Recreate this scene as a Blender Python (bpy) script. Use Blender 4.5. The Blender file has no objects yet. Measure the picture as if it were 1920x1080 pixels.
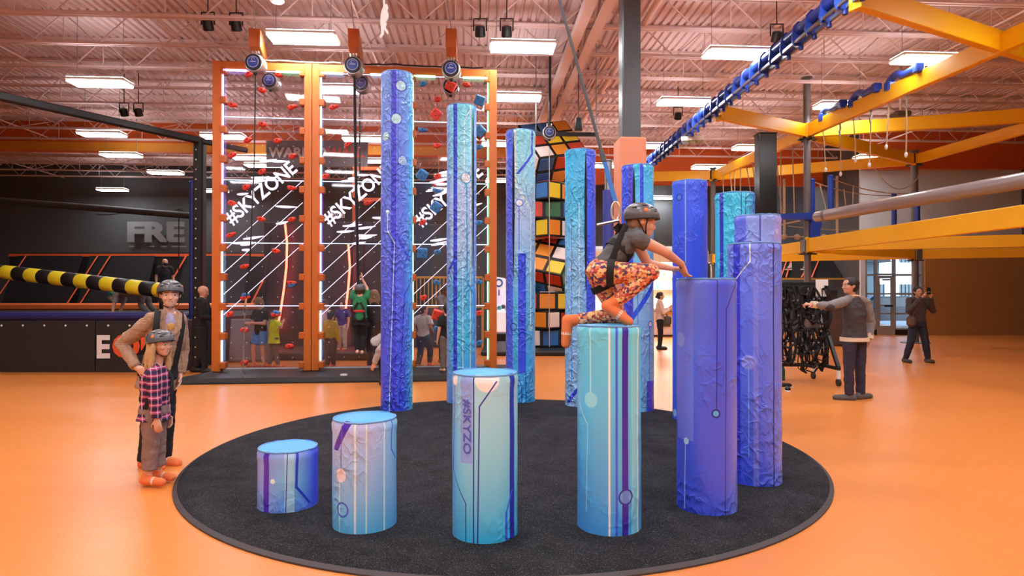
import bpy, bmesh, math, random
from mathutils import Vector, Matrix, Quaternion, noise

random.seed(7)
SC = bpy.context.scene
COL = SC.collection
PI = math.pi

# ------------------------------------------------------------------ camera, world, light, exposure
CAM_H, FOC, HOR = 1.6, 1200.0, 549.0          # eye height (m), focal length and horizon in 1920x1080 pixels
cam_d = bpy.data.cameras.new('camera'); cam = bpy.data.objects.new('camera', cam_d); COL.objects.link(cam)
cam.location = (0, 0, CAM_H); cam.rotation_euler = (PI / 2 + math.atan((HOR - 540) / FOC), 0, 0)
cam_d.sensor_width = 36; cam_d.lens = 36 * FOC / 1920; cam_d.clip_start = .05; cam_d.clip_end = 300
SC.camera = cam
SC.view_settings.view_transform = 'Standard'; SC.view_settings.look = 'None'
SC.view_settings.gamma = 1; SC.view_settings.use_curve_mapping = False
SC.view_settings.exposure = 1.08
world = bpy.data.worlds.new('daylight'); SC.world = world; world.use_nodes = True
wn = world.node_tree.nodes; bg = wn['Background']
sky = wn.new('ShaderNodeTexSky'); sky.sky_type = 'HOSEK_WILKIE'; sky.turbidity = 6; sky.sun_direction = (-.3, -.5, .6)
world.node_tree.links.new(sky.outputs[0], bg.inputs[0]); bg.inputs[1].default_value = 9.0
LAMP = 17.0                                    # radiance of the ceiling fixtures' diffusers
LAMP_Z = 6.3
UP = .22                                        # share of lamp radiance for the uplights added to whiten the deck
cy = SC.cycles
cy.max_bounces = 5; cy.diffuse_bounces = 3; cy.glossy_bounces = 2; cy.transmission_bounces = 3; cy.transparent_max_bounces = 12
cy.use_adaptive_sampling = True; cy.adaptive_threshold = .08; cy.adaptive_min_samples = 16; cy.use_denoising = True; cy.sample_clamp_indirect = 6; cy.caustics_reflective = False; cy.caustics_refractive = False
# fixtures of the same grid over and behind the camera, out of frame
for _y in (9.1, 5.9, 2.7, -.5, -3.7):
    for _x in (-8.4, -4.2, 0, 4.2, 8.4):
        ld = bpy.data.lights.new('ceiling_fixture_light', 'AREA'); ld.shape = 'RECTANGLE'; ld.size = 1.25; ld.size_y = .5
        ld.energy = 4 * LAMP * 1.25 * .5 * PI / 4; ld.color = (.975, .985, 1.)
        lo = bpy.data.objects.new('ceiling_fixture_light', ld); COL.objects.link(lo); lo.location = (_x, _y, LAMP_Z)
        l2 = ld.copy(); l2.energy *= UP; lo = bpy.data.objects.new('added_uplight', l2); COL.objects.link(lo); lo.location = (_x, _y, LAMP_Z + .1); lo.rotation_euler = (PI, 0, 0)  # upward lamp added over each fixture to brighten the deck

# ------------------------------------------------------------------ helpers
def lin(c):
    f = lambda v: (v / 255 / 12.92) if v / 255 <= .04045 else ((v / 255 + .055) / 1.055) ** 2.4
    return tuple(f(v) for v in c)

def at(px, py, y):                             # a photo pixel at distance y in front of the camera -> place
    return Vector(((px - 960) * y / FOC, y, CAM_H + (HOR - py) * y / FOC))

class NT:
    """small node-tree writer"""
    def __init__(s, name):
        s.m = bpy.data.materials.new(name); s.m.use_nodes = True
        s.t = s.m.node_tree; s.n = s.t.nodes; s.b = s.n['Principled BSDF']; s.out = s.n['Material Output']
    def node(s, kind, **kw):
        n = s.n.new('ShaderNode' + kind)
        for k, v in kw.items(): setattr(n, k, v)
        return n
    def link(s, a, b): s.t.links.new(a, b)
    def put(s, sock, v):
        if hasattr(v, 'is_output'): s.link(v, sock)
        else: sock.default_value = v
    def math(s, op, a, b=None, c=None):
        n = s.node('Math', operation=op); s.put(n.inputs[0], a)
        if b is not None: s.put(n.inputs[1], b)
        if c is not None: s.put(n.inputs[2], c)
        return n.outputs[0]
    def mix(s, f, a, b):
        n = s.node('Mix', data_type='RGBA'); s.put(n.inputs[0], f); s.put(n.inputs[6], a); s.put(n.inputs[7], b)
        return n.outputs[2]
    def ramp(s, f, stops, interp='LINEAR'):
        n = s.node('ValToRGB'); r = n.color_ramp; r.interpolation = interp
        while len(r.elements) < len(stops): r.elements.new(.5)
        for e, (p, c) in zip(r.elements, stops): e.position = p; e.color = tuple(c[:3]) + (1,)
        s.put(n.inputs[0], f); return n.outputs[0]
    def noise(s, vec, scale, detail=3, dist=0, rough=.5):
        n = s.node('TexNoise'); s.link(vec, n.inputs['Vector']); n.inputs['Scale'].default_value = scale
        n.inputs['Detail'].default_value = detail; n.inputs['Distortion'].default_value = dist; n.inputs['Roughness'].default_value = rough
        return n.outputs['Fac']
    def obj(s): return s.node('TexCoord').outputs['Object']
    def bump(s, h, strength, dist=.01):
        n = s.node('Bump'); n.inputs['Strength'].default_value = strength; n.inputs['Distance'].default_value = dist
        s.put(n.inputs['Height'], h); s.link(n.outputs[0], s.b.inputs['Normal'])

def c4(c): return tuple(c[:3]) + (1,)
MATS = {}
def M(name, rgb, rough=.5, metal=0., var=.08, scale=5, bump=0., bscale=70, spec=.5, emit=0, coat=0., ecol=None):
    if name in MATS: return MATS[name]
    t = NT(name); c = lin(rgb); b = t.b
    v = t.obj(); f = t.noise(v, scale, 3)
    lo = tuple(x * (1 - var) for x in c); hi = tuple(min(1, x * (1 + var)) for x in c)
    t.link(t.mix(f, c4(lo), c4(hi)), b.inputs['Base Color'])
    b.inputs['Roughness'].default_value = rough; b.inputs['Metallic'].default_value = metal
    b.inputs['Specular IOR Level'].default_value = spec; b.inputs['Coat Weight'].default_value = coat
    if bump: t.bump(t.noise(v, bscale, 4), bump, .004)
    if emit:
        b.inputs['Emission Color'].default_value = c4(lin(ecol or rgb)); b.inputs['Emission Strength'].default_value = emit
    MATS[name] = t.m; return t.m

class MB:
    """collects shapes; build() links them as one mesh object"""
    def __init__(s): s.v = []; s.f = []; s.m = []
    def add(s, vs, fs, mi=0):
        o = len(s.v); s.v += [Vector(p) for p in vs]; s.f += [[i + o for i in f] for f in fs]; s.m += [mi] * len(fs); return s
    def box(s, c, d, R=None, mi=0, bev=0.):
        c = Vector(c); x, y, z = d[0] / 2, d[1] / 2, d[2] / 2
        if bev <= 0:
            vs = [(a * x, b * y, e * z) for a in (-1, 1) for b in (-1, 1) for e in (-1, 1)]
            fs = [(0, 1, 3, 2), (4, 6, 7, 5), (0, 4, 5, 1), (2, 3, 7, 6), (0, 2, 6, 4), (1, 5, 7, 3)]
        else:
            k = min(bev, x * .95, y * .95, z * .95); vs = []; idx = {}
            for a in (-1, 1):
                for b in (-1, 1):
                    for e in (-1, 1):
                        idx[a, b, e] = len(vs)
                        vs += [(a * x, b * (y - k), e * (z - k)), (a * (x - k), b * y, e * (z - k)), (a * (x - k), b * (y - k), e * z)]
            I = lambda a, b, e, q: idx[a, b, e] + q
            fs = []
            for a in (-1, 1):
                fs += [[I(a, -1, -1, 0), I(a, 1, -1, 0), I(a, 1, 1, 0), I(a, -1, 1, 0)], [I(-1, a, -1, 1), I(1, a, -1, 1), I(1, a, 1, 1), I(-1, a, 1, 1)],
                       [I(-1, -1, a, 2), I(1, -1, a, 2), I(1, 1, a, 2), I(-1, 1, a, 2)]]
                for b in (-1, 1):
                    fs += [[I(a, b, -1, 0), I(a, b, 1, 0), I(a, b, 1, 1), I(a, b, -1, 1)], [I(a, -1, b, 0), I(a, 1, b, 0), I(a, 1, b, 2), I(a, -1, b, 2)],
                           [I(-1, a, b, 1), I(1, a, b, 1), I(1, a, b, 2), I(-1, a, b, 2)]]
                    for e in (-1, 1): fs.append([I(a, b, e, 0), I(a, b, e, 1), I(a, b, e, 2)])
        vs = [Vector(p) for p in vs]
        if R is not None: vs = [R @ p for p in vs]
        return s.add([p + c for p in vs], fs, mi)
    def bar(s, p0, p1, w, h, up=(0, 0, 1), mi=0, bev=0.):
        p0, p1 = Vector(p0), Vector(p1); d = p1 - p0; L = d.length; y = d.normalized(); u = Vector(up)
        if abs(y.dot(u)) > .98: u = Vector((0, 1, 0)) if abs(y.y) < .9 else Vector((1, 0, 0))
        x = y.cross(u).normalized(); z = x.cross(y)
        return s.box((p0 + p1) / 2, (w, L, h), Matrix((x, y, z)).transposed(), mi, bev)
    def tube(s, pts, r, n=8, mi=0, caps=True, flat=1., side=None):
        pts = [Vector(p) for p in pts]; k = len(pts); rs = list(r) if hasattr(r, '__len__') else [r] * k
        vs = []; fs = []; ref = None
        for i, p in enumerate(pts):
            d = (pts[min(i + 1, k - 1)] - pts[max(i - 1, 0)])
            d = d.normalized() if d.length > 1e-9 else Vector((0, 0, 1))
            if side is not None: a = Vector(side)
            elif ref is None: a = Vector((1, 0, 0)) if abs(d.x) < .9 else Vector((0, 1, 0))
            else: a = ref
            a = (a - d * a.dot(d));  a = a.normalized() if a.length > 1e-6 else d.orthogonal().normalized()
            b = d.cross(a); ref = a
            vs += [p + (a * math.cos(2 * PI * j / n) + b * flat * math.sin(2 * PI * j / n)) * rs[i] for j in range(n)]
        for i in range(k - 1):
            for j in range(n): fs.append([i * n + j, i * n + (j + 1) % n, (i + 1) * n + (j + 1) % n, (i + 1) * n + j])
        if caps: fs += [list(range(n))[::-1], [(k - 1) * n + j for j in range(n)]]
        return s.add(vs, fs, mi)
    def cap(s, p0, p1, r0, r1, n=12, mi=0, flat=1., side=None):      # rounded tapered limb
        p0, p1 = Vector(p0), Vector(p1); d = (p1 - p0); d = d.normalized() if d.length > 1e-9 else Vector((0, 0, 1))
        pts = []; rs = []
        for a in (0, 22, 45, 68): pts.append(p0 - d * r0 * math.cos(math.radians(a))); rs.append(max(r0 * math.sin(math.radians(a)), r0 * .06))
        pts += [p0, p1]; rs += [r0, r1]
        for a in (68, 45, 22, 0): pts.append(p1 + d * r1 * math.cos(math.radians(a))); rs.append(max(r1 * math.sin(math.radians(a)), r1 * .06))
        return s.tube(pts, rs, n, mi, True, flat, side)
    def lathe(s, prof, c=(0, 0, 0), n=24, mi=0, R=None, caps=True):
        c = Vector(c); vs = []; fs = []; k = len(prof)
        for r, z in prof:
            for j in range(n):
                p = Vector((r * math.cos(2 * PI * j / n), r * math.sin(2 * PI * j / n), z)); vs.append((R @ p if R is not None else p) + c)
        for i in range(k - 1):
            for j in range(n): fs.append([i * n + j, i * n + (j + 1) % n, (i + 1) * n + (j + 1) % n, (i + 1) * n + j])
        if caps: fs += [list(range(n))[::-1], [(k - 1) * n + j for j in range(n)]]
        return s.add(vs, fs, mi)
    def ell(s, c, r, R=None, n=14, k=9, mi=0):
        c = Vector(c); r = Vector(r) if hasattr(r, '__len__') else Vector((r, r, r)); vs = []; fs = []
        for i in range(1, k):
            a = PI * i / k
            for j in range(n):
                b = 2 * PI * j / n; p = Vector((r.x * math.sin(a) * math.cos(b), r.y * math.sin(a) * math.sin(b), r.z * math.cos(a)))
                vs.append((R @ p if R is not None else p) + c)
        for q in (1, -1): p = Vector((0, 0, r.z * q)); vs.append((R @ p if R is not None else p) + c)
        N = (k - 1) * n
        for i in range(k - 2):
            for j in range(n): fs.append([i * n + j, (i + 1) * n + j, (i + 1) * n + (j + 1) % n, i * n + (j + 1) % n])
        for j in range(n): fs += [[N, j, (j + 1) % n], [N + 1, (k - 2) * n + (j + 1) % n, (k - 2) * n + j]]
        return s.add(vs, fs, mi)
    def prism(s, poly, d, T=None, mi=0):          # outline in local x-z, thickness d along local y
        T = T or Matrix.Identity(4); n = len(poly)
        vs = [T @ Vector((x, -d / 2, z)) for x, z in poly] + [T @ Vector((x, d / 2, z)) for x, z in poly]
        fs = [list(range(n)), [n + i for i in range(n)][::-1]] + [[i, n + i, n + (i + 1) % n, (i + 1) % n] for i in range(n)]
        return s.add(vs, fs, mi)
    def build(s, name, mats, parent=None, org=None, smooth=0, rot=None):
        """verts are in place coordinates when org is given (or the parent is unrotated and org='p'); else local"""
        o_ = Vector((0, 0, 0)); 
        if org == 'p': o_ = parent.location
        elif org is not None: o_ = Vector(org)
        me = bpy.data.meshes.new(name); me.from_pydata([tuple(p - o_) for p in s.v], [], s.f)
        mats = mats if isinstance(mats, (list, tuple)) else [mats]
        for m in mats: me.materials.append(m)
        if len(mats) > 1: me.polygons.foreach_set('material_index', s.m)
        bm = bmesh.new(); bm.from_mesh(me); bmesh.ops.recalc_face_normals(bm, faces=bm.faces); bm.to_mesh(me); bm.free()
        if smooth:
            me.polygons.foreach_set('use_smooth', [True] * len(me.polygons))
            if smooth < 180: me.set_sharp_from_angle(angle=math.radians(smooth))
        o = bpy.data.objects.new(name, me); COL.objects.link(o)
        if parent is not None: o.parent = parent
        elif org is not None: o.location = o_
        if rot is not None: o.rotation_euler = rot
        return o

def thing(name, label, cat, loc=(0, 0, 0), rz=0., group=None, kind=None):
    o = bpy.data.objects.new(name, None); COL.objects.link(o); o.empty_display_size = .1
    o.location = loc; o.rotation_euler = (0, 0, rz); o['label'] = label; o['category'] = cat
    if group: o['group'] = group
    if kind: o['kind'] = kind
    return o
def tag(o, label, cat, group=None, kind=None):
    o['label'] = label; o['category'] = cat
    if group: o['group'] = group
    if kind: o['kind'] = kind
    return o
def struct(o, label=None):
    o['kind'] = 'structure'
    if label: o['label'] = label
    return o
def inst(src, parent=None, loc=None, rot=None, scale=None, name=None):
    c = src.copy(); COL.objects.link(c); c.parent = parent
    if loc is not None: c.location = loc
    if rot is not None: c.rotation_euler = rot
    if scale is not None: c.scale = scale
    if name: c.name = name
    return c
def copy_tree(o, parent=None):
    c = o.copy(); COL.objects.link(c); c.parent = parent
    for ch in o.children: copy_tree(ch, c)
    return c
def text_mesh(body, h, xs=1., extrude=.004, bold=0.):
    cu = bpy.data.curves.new('lettering', 'FONT'); cu.body = body; cu.size = 1; cu.extrude = 0; cu.offset = bold; cu.resolution_u = 3
    ob = bpy.data.objects.new('lettering', cu); me = bpy.data.meshes.new_from_object(ob)
    bpy.data.objects.remove(ob); bpy.data.curves.remove(cu)
    vs = [v.co.copy() for v in me.vertices]; fs = [list(p.vertices) for p in me.polygons]; bpy.data.meshes.remove(me)
    x0 = min(v.x for v in vs); z0 = min(v.y for v in vs); k = h / (max(v.y for v in vs) - z0)
    vs = [Vector(((v.x - x0) * k * xs, 0, (v.y - z0) * k)) for v in vs]
    return vs, fs, max(v.x for v in vs)
def lettering(name, body, h, mat, T, parent=None, xs=1., bold=0., org=None, width=None, thick=.004):
    """raised flat letters: local x = reading direction, z = up, -y = towards the reader"""
    vs, fs, w = text_mesh(body, h, xs, bold=bold)
    if width:
        vs = [Vector((v.x * width / w, v.y, v.z)) for v in vs]
    mb = MB(); n = len(vs)
    mb.add([T @ (v + Vector((0, -thick, 0))) for v in vs], fs)
    return mb.build(name, mat, parent, org)
# ------------------------------------------------------------------ the building
BZ = math.atan(73 / 1200)                       # the hall's long axis is turned a little from the view
RB = Matrix.Rotation(BZ, 3, 'Z')
def Bp(x, y, z=0): return RB @ Vector((x, y, z))
def toB(p): return RB.transposed() @ Vector(p)
ROTB = (0, 0, BZ)
DECK_Z = 7.8

# materials of the shell
def floor_mat():
    t = NT('orange_rubber_floor'); v = t.obj(); b = t.b
    big = t.noise(v, .35, 3); fine = t.noise(v, 180, 2); mid = t.noise(v, 9, 4)
    c = t.mix(big, c4(lin((226, 132, 56))), c4(lin((234, 146, 70))))
    c = t.mix(t.math('MULTIPLY', t.math('GREATER_THAN', fine, .62), .35), c, c4(lin((248, 196, 136))))
    c = t.mix(t.math('MULTIPLY', t.math('LESS_THAN', fine, .36), .3), c, c4(lin((190, 98, 50))))
    t.link(c, b.inputs['Base Color'])
    t.link(t.math('MULTIPLY_ADD', mid, .16, .24), b.inputs['Roughness']); b.inputs['Specular IOR Level'].default_value = .5
    t.bump(fine, .08, .002); return t.m
m_floor = floor_mat()
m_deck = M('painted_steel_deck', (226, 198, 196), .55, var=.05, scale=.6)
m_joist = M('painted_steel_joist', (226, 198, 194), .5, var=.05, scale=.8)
m_dark = M('dark_grey_wall_paint', (80, 83, 86), .7, var=.12, scale=.5)
m_orange_band = M('orange_wall_paint', (226, 104, 40), .6, var=.06, scale=.7)
m_amber_band = M('amber_bulkhead_strip', (236, 160, 52), .5, var=.06, scale=.7)
m_pale = M('pale_grey_wall_paint', (206, 212, 216), .6, var=.04, scale=.8)
m_black = M('black_vinyl', (22, 22, 24), .45, var=.2, scale=9)
m_blackmetal = M('black_powder_coat', (20, 20, 22), .4, var=.15, scale=12)
m_steel = M('galvanised_steel', (150, 152, 155), .3, .9, var=.1, scale=9)
m_grey = M('grey_painted_steel', (112, 106, 106), .4, .2, var=.08, scale=6)
m_white = M('white_paint', (235, 235, 232), .5, var=.03)
m_navy = M('navy_vinyl', (38, 42, 104), .4, var=.12, scale=6, bump=.2, bscale=20)
m_tan = M('tan_timber_panel', (178, 124, 66), .6, var=.25, scale=22)
m_glass = None
def clear_mat(name, tint, gloss=.05, rough=.02):
    t = NT(name); n = t.n
    tr = t.node('BsdfTransparent'); tr.inputs[0].default_value = c4(tint)
    gl = t.node('BsdfGlossy'); gl.inputs['Roughness'].default_value = rough
    fr = t.node('Fresnel'); fr.inputs[0].default_value = 1.3
    nz = t.noise(t.obj(), 3, 2)
    f = t.math('MULTIPLY_ADD', nz, gloss * .4, t.math('MULTIPLY', fr.outputs[0], gloss / .05))
    mx = t.node('MixShader'); t.link(f, mx.inputs[0]); t.link(tr.outputs[0], mx.inputs[1]); t.link(gl.outputs[0], mx.inputs[2])
    t.link(mx.outputs[0], t.out.inputs[0]); return t.m
m_glass = clear_mat('window_glass', (.92, .96, .97))

# floor
struct(MB().box((-3, 14, -.1), (48, 46, .2)).build('floor', m_floor, rot=ROTB), 'glossy orange rubber floor of the hall')

# ceiling: corrugated deck, open-web joists, girder
ceil = bpy.data.objects.new('ceiling', None); COL.objects.link(ceil); ceil.rotation_euler = ROTB
struct(ceil, 'white painted corrugated steel roof deck tinted pink by the floor, carried on open joists')
vs = []; fs = []; x = -27.; prof = []
while x < 21:
    prof += [(x, 0), (x + .1, 0), (x + .125, .05), (x + .165, .05)]; x += .19
for (px_, pz_) in prof: vs += [(px_, -9, DECK_Z + pz_), (px_, 37, DECK_Z + pz_)]
for i in range(len(prof) - 1): fs.append([2 * i, 2 * i + 1, 2 * i + 3, 2 * i + 2])
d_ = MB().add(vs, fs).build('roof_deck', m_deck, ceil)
MB().box((-3, 14, DECK_Z + .2), (48, 46, .1)).build('roof_slab', m_dark, ceil)
def joist_mb():
    m = MB(); zt, zb = DECK_Z - .03, 7.1
    for dy in (-.05, .05): m.box((-3, dy, zt), (48, .05, .06)); m.box((-3, dy * .9, zb), (48, .045, .05))
    xx = -27.; k = 0
    while xx < 20.4:
        m.bar((xx, 0, zb), (xx + .72, 0, zt), .022, .022); m.bar((xx + .72, 0, zt), (xx + 1.44, 0, zb), .022, .022)
        if k % 2 == 0: m.bar((xx + .72, 0, zb), (xx + .72, 0, zt), .02, .02)
        xx += 1.44; k += 1
    return m
src = None
for k in range(-7, 13):
    y = 13.1 + 1.52 * k
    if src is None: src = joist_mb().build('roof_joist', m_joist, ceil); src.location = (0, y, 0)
    else: inst(src, ceil, (0, y, 0))
br = None
for xb in (-19.6, -15.1, -10.6, -6.4, -2.3, 6.6, 10.8, 15.0):       # bridging bars between joists
    b_ = MB(); b_.box((0, 14, 7.13), (.035, 45, .035)); b_.box((.12, 14, DECK_Z - .09), (.035, 45, .035))
    for k in range(-6, 12): b_.bar((0, 13.1 + 1.52 * k, 7.13), (.12, 14.62 + 1.52 * k, DECK_Z - .09), .02, .02)
    if br is None: br = b_.build('joist_bridging', m_joist, ceil); br.location = (xb, 0, 0)
    else: inst(br, ceil, (xb, 0, 0))
g = MB(); GX = 2.3
for dx in (-.17, .17): g.box((GX + dx, 14, 6.86), (.2, 45, .05)); g.box((GX + dx * 1.35, 14, 6.95), (.05, 45, .2)); g.box((GX + dx, 14, 7.62), (.16, 45, .05))
k = 0; yy = -6.
while yy < 34:
    g.bar((GX - .1, yy, 6.9), (GX - .1, yy + .76, 7.66), .05, .05); g.bar((GX + .1, yy + .76, 7.66), (GX + .1, yy + 1.52, 6.9), .05, .05)
    g.box((GX, yy, 7.27), (.09, .09, .74)); yy += 1.52
g.build('roof_girder', m_joist, ceil)
g = MB()
for dx in (-.06, .06): g.box((GX + .95 + dx, 14, 7.28), (.05, 45, .06))
g.tube([(GX + 1.25, -8, 7.2), (GX + 1.25, 36, 7.2)], .07, 10)
g.build('sprinkler_main', m_joist, ceil, smooth=40)
# bulkheads
o = MB().box((-11.7, 24.2, 7.27), (28.6, .3, 1.06)).build('wall_bulkhead_left', m_orange_band, rot=ROTB); struct(o, 'orange bulkhead above the trampoline side')
MB().box((0, -.155, -.37), (28.6, .02, .32)).build('amber_stripe', m_amber_band, o).location = (-11.7, 24.2, 7.27)  # brighter amber strip along the bulkhead's lower edge
o = MB().box((11.6, 26.6, 6.98), (18, .3, 1.64)).build('wall_bulkhead_right', m_orange_band, rot=ROTB); struct(o, 'deep orange bulkhead above the ropes course')
# walls
struct(MB().box((-6.2, 32.1, 3.9), (41.6, .3, 7.8)).build('wall_back', m_dark, rot=ROTB), 'dark grey back wall')
struct(MB().box((-26.9, 14, 3.9), (.3, 46, 7.8)).build('wall_left', m_dark, rot=ROTB), 'dark grey side wall')
struct(MB().box((-3, -8.9, 3.9), (48, .3, 7.8)).build('wall_front', m_pale, rot=ROTB), 'pale wall behind the viewer')
SY = 24.4                                        # storefront
w = MB()
w.box((16.6, SY + .15, 5.55), (6.6, .3, 4.6)); w.box((13.37, SY + .15, 1.62), (.14, .3, 3.25)); 
struct(MB().box((13.35, SY + 4, 3.9), (.12, 7.8, 7.8)).build('wall_return', m_dark), 'dark return wall behind the ropes course')
struct(MB().box((16.6, SY - .1, 7.05), (6.6, .2, 1.5)).build('wall_bulkhead_entrance', m_orange_band), 'orange bulkhead over the glazed entrance')
struct(w.build('wall_storefront', m_pale), 'pale grey wall above the glazed entrance')
struct(MB().box((17.75, SY - .02, 1.62), (4.2, .3, 3.25)).build('wall_timber', m_tan), 'tan timber panelling beside the glazed entrance')
struct(MB().box((19.6, 8, 3.9), (.3, 34, 7.8)).build('wall_right', m_dark), 'dark grey wall on the ropes course side')
m_alu = M('silver_aluminium', (190, 194, 198), .35, .6, var=.05)
def window(n, x0, x1, zs, label):
    o = bpy.data.objects.new('window_%d' % n, None); COL.objects.link(o); o.location = (x0, SY, 0); struct(o, label)
    for xx in (x0, x1): MB().box((xx, SY, 1.6), (.07, .14, 3.2)).build('mullion', m_alu, o, 'p')
    for zz in zs: MB().box(((x0 + x1) / 2, SY, zz), (x1 - x0, .12, .07)).build('transom', m_alu, o, 'p')
    for za, zb in zip(zs[:-1], zs[1:]): MB().box(((x0 + x1) / 2, SY + .02, (za + zb) / 2), (x1 - x0 - .06, .012, zb - za - .06)).build('pane', m_glass, o, 'p')
    MB().box(((x0 + x1) / 2, SY, .1), (x1 - x0, .16, .2)).build('sill_panel', m_blackmetal, o, 'p')
    return o
window(1, 13.47, 13.86, [.22, .81, 1.56, 2.28, 3.2], 'narrow glazed strip beside the entrance door')
window(2, 14.56, 15.58, [.22, .81, 1.56, 2.28, 3.2], 'wide glazed panel of the entrance front')
o = bpy.data.objects.new('window_3', None); COL.objects.link(o); o.location = (13.9, SY, 2.3); struct(o, 'glazed panel over the entrance door')
for zz in (2.3, 3.2): MB().box((14.21, SY, zz), (.62, .12, .07)).build('transom', m_alu, o, 'p')
MB().box((14.21, SY + .02, 2.75), (.56, .012, .84)).build('pane', m_glass, o, 'p')
o = bpy.data.objects.new('door_1', None); COL.objects.link(o); o.location = (13.9, SY, 0); struct(o, 'silver framed glass entrance door')
f = MB()
for xx in (13.94, 14.48): f.box((xx, SY - .02, 1.13), (.1, .07, 2.2))
for zz, hh in ((.17, .34), (2.2, .1), (1.12, .06), (1.56, .05), (.81, .05)): f.box((14.21, SY - .02, zz), (.5, .06, hh))
f.build('door_frame', m_alu, o, 'p')
for za, zb in ((.34, .79), (.83, 1.09), (1.15, 1.54), (1.58, 2.15)): MB().box((14.21, SY, (za + zb) / 2), (.48, .012, zb - za)).build('pane', m_glass, o, 'p')
MB().box((14.3, SY - .1, 1.1), (.34, .06, .07), bev=.02).build('push_bar', m_blackmetal, o, 'p')
MB().box((14.21, SY - .12, 2.1), (.3, .08, .06), bev=.01).build('door_closer', m_alu, o, 'p')

# outside the entrance
struct(MB().box((16, 42, -.12), (60, 34, .2)).build('ground_outside', M('pale_concrete_pavement', (200, 200, 200), .8, var=.1, scale=2, bump=.2)), 'pale pavement outside the entrance')
hb = thing('white_building', 'white building with barred windows seen through the glass entrance', 'building', (24, 46, 0))
m_wb = M('white_render', (236, 238, 240), .8, var=.03); m_wg = M('grey_window_glass', (120, 138, 150), .15, var=.1)
MB().box((27.6, 48, 4), (6, 4, 8)).build('facade', m_wb, hb, 'p')
MB().box((27.6, 46, 8.1), (6.3, 4.4, .3)).build('roof_edge', m_wb, hb, 'p')
for xx in (26.0, 28.6):
    for zz in (1.6, 4.4): 
        wo = MB().box((xx, 45.97, zz), (1.5, .1, 1.2)).build('window_pane', m_wg, hb, 'p')
        for q in range(6): MB().box((xx - .65 + q * .26, 45.9, zz), (.03, .04, 1.25)).build('window_bar', m_blackmetal, hb, 'p')
hb2 = thing('low_house', 'low dark roofed house beyond the entrance door', 'building', (21.5, 40, 0))
MB().box((21.3, 44.5, 1.8), (5.6, 5, 3.6)).build('house_wall', M('blue_grey_siding', (110, 126, 136), .7), hb2, 'p')
MB().prism([(-3.2, 0), (3.2, 0), (2.2, 1.7), (-2.2, 1.7)], 6, Matrix.Translation((21.3, 44.3, 3.6))).build('house_roof', M('slate_roof', (70, 76, 82), .7), hb2, 'p')
car = thing('parked_car', 'dark blue parked car seen through the entrance door', 'car', (17.6, 30.5, -.02))
prof = [(-2.1, .35), (-2.15, .75), (-1.5, .9), (-.9, 1.42), (.7, 1.45), (1.5, .95), (2.15, .85), (2.2, .4), (2.0, .3), (-1.95, .3)]
MB().prism(prof, 1.7, Matrix.Translation((17.6, 30.5, 0))).build('car_body', M('blue_car_paint', (48, 66, 92), .2, .3, coat=.6), car, 'p')
MB().prism([(-1.25, .95), (-.8, 1.36), (.62, 1.38), (1.2, .97)], 1.74, Matrix.Translation((17.6, 30.5, 0))).build('car_window', M('dark_car_glass', (150, 165, 175), .08), car, 'p')
RX90 = Matrix.Rotation(PI / 2, 3, 'X')
for xx in (-1.35, 1.4): MB().lathe([(.1, -.1), (.34, -.1), (.34, .1), (.1, .1)], (17.6 + xx, 29.7, .33), 20, R=RX90).build('car_wheel', m_black, car, 'p')

# ------------------------------------------------------------------ ceiling fixtures
t = NT('lit_diffuser'); t.b.inputs['Base Color'].default_value = (.9, .9, .9, 1)
t.b.inputs['Emission Color'].default_value = (.975, .985, 1., 1); t.b.inputs['Emission Strength'].default_value = LAMP
m_lamp = t.m; m_lamp.cycles.emission_sampling = 'FRONT'
t = NT('added_uplight_glow'); t.b.inputs['Emission Color'].default_value = (.975, .985, 1., 1); t.b.inputs['Emission Strength'].default_value = LAMP * UP  # upward glow added to lift and whiten the deck
m_added_uplight = t.m; m_added_uplight.cycles.emission_sampling = 'FRONT'
LIGHTS = [  # (photo x, photo y, what sets it apart)
 (568, 73, 'above the middle of the orange climbing frame, first lane'), (980, 90, 'just to the side of the roof girder, nearest row'), (1382, 102, 'partly behind the blue overhead rail'),
 (1738, 113, 'in the nearest row over the ropes course'), (186, 157, 'high over the trampoline side, second row'), (631, 169, 'seen through the second climbing lane near its top'),
 (966, 184, 'beside the end post of the climbing frame, second row'), (1282, 193, 'below the blue overhead rail beside its bracket'), (1578, 200, 'beside the blue handle arms on the amber beam'),
 (190, 253, 'in front of the orange bulkhead, over the yellow striped roller'), (418, 257, 'cut by the first orange climbing post'), (681, 262, 'seen through the second lane above the grey sign'),
 (940, 271, 'between the climbing frame and the lower light blue pillar'), (1212, 275, 'peeping out beside the peach column pad'), (1412, 279, 'beside the top of the black box column'),
 (1638, 297, 'hanging in front of the amber beams far behind'), (226, 292, 'under the orange bulkhead, over the grey wall lettering'), (310, 325, 'beyond the bulkhead beside the black studded post'),
 (210, 357, 'deepest over the grey wall letters'), (470, 297, 'seen through the first lane beside the grey sign'), (492, 311, 'seen through the first lane just under the grey sign'),
 (700, 303, 'seen through the second lane under the sign'), (938, 340, 'beside the climbing frame end post, low down'), (1128, 312, 'behind the steel topped blue post'),
 (1330, 315, 'over the amber beam beyond the royal blue pillar'), (1473, 345, 'between the black box column and the grey ropes course pole'), (1240, 372, 'behind the head of the crouching climber'),
 (400, 359, 'half hidden behind the first orange post, low down'), (1118, 342, 'beyond the blue capped post, deepest')]
def lens(name, z, m, parent, s_):
    me = bpy.data.meshes.new(name); me.from_pydata([(-.61, -.23 * s_, z), (-.61, .23 * s_, z), (.61, .23 * s_, z), (.61, -.23 * s_, z)], [], [[0, 1, 2, 3]])
    me.materials.append(m); o = bpy.data.objects.new(name, me); COL.objects.link(o); o.parent = parent; return o
proto = None
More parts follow.
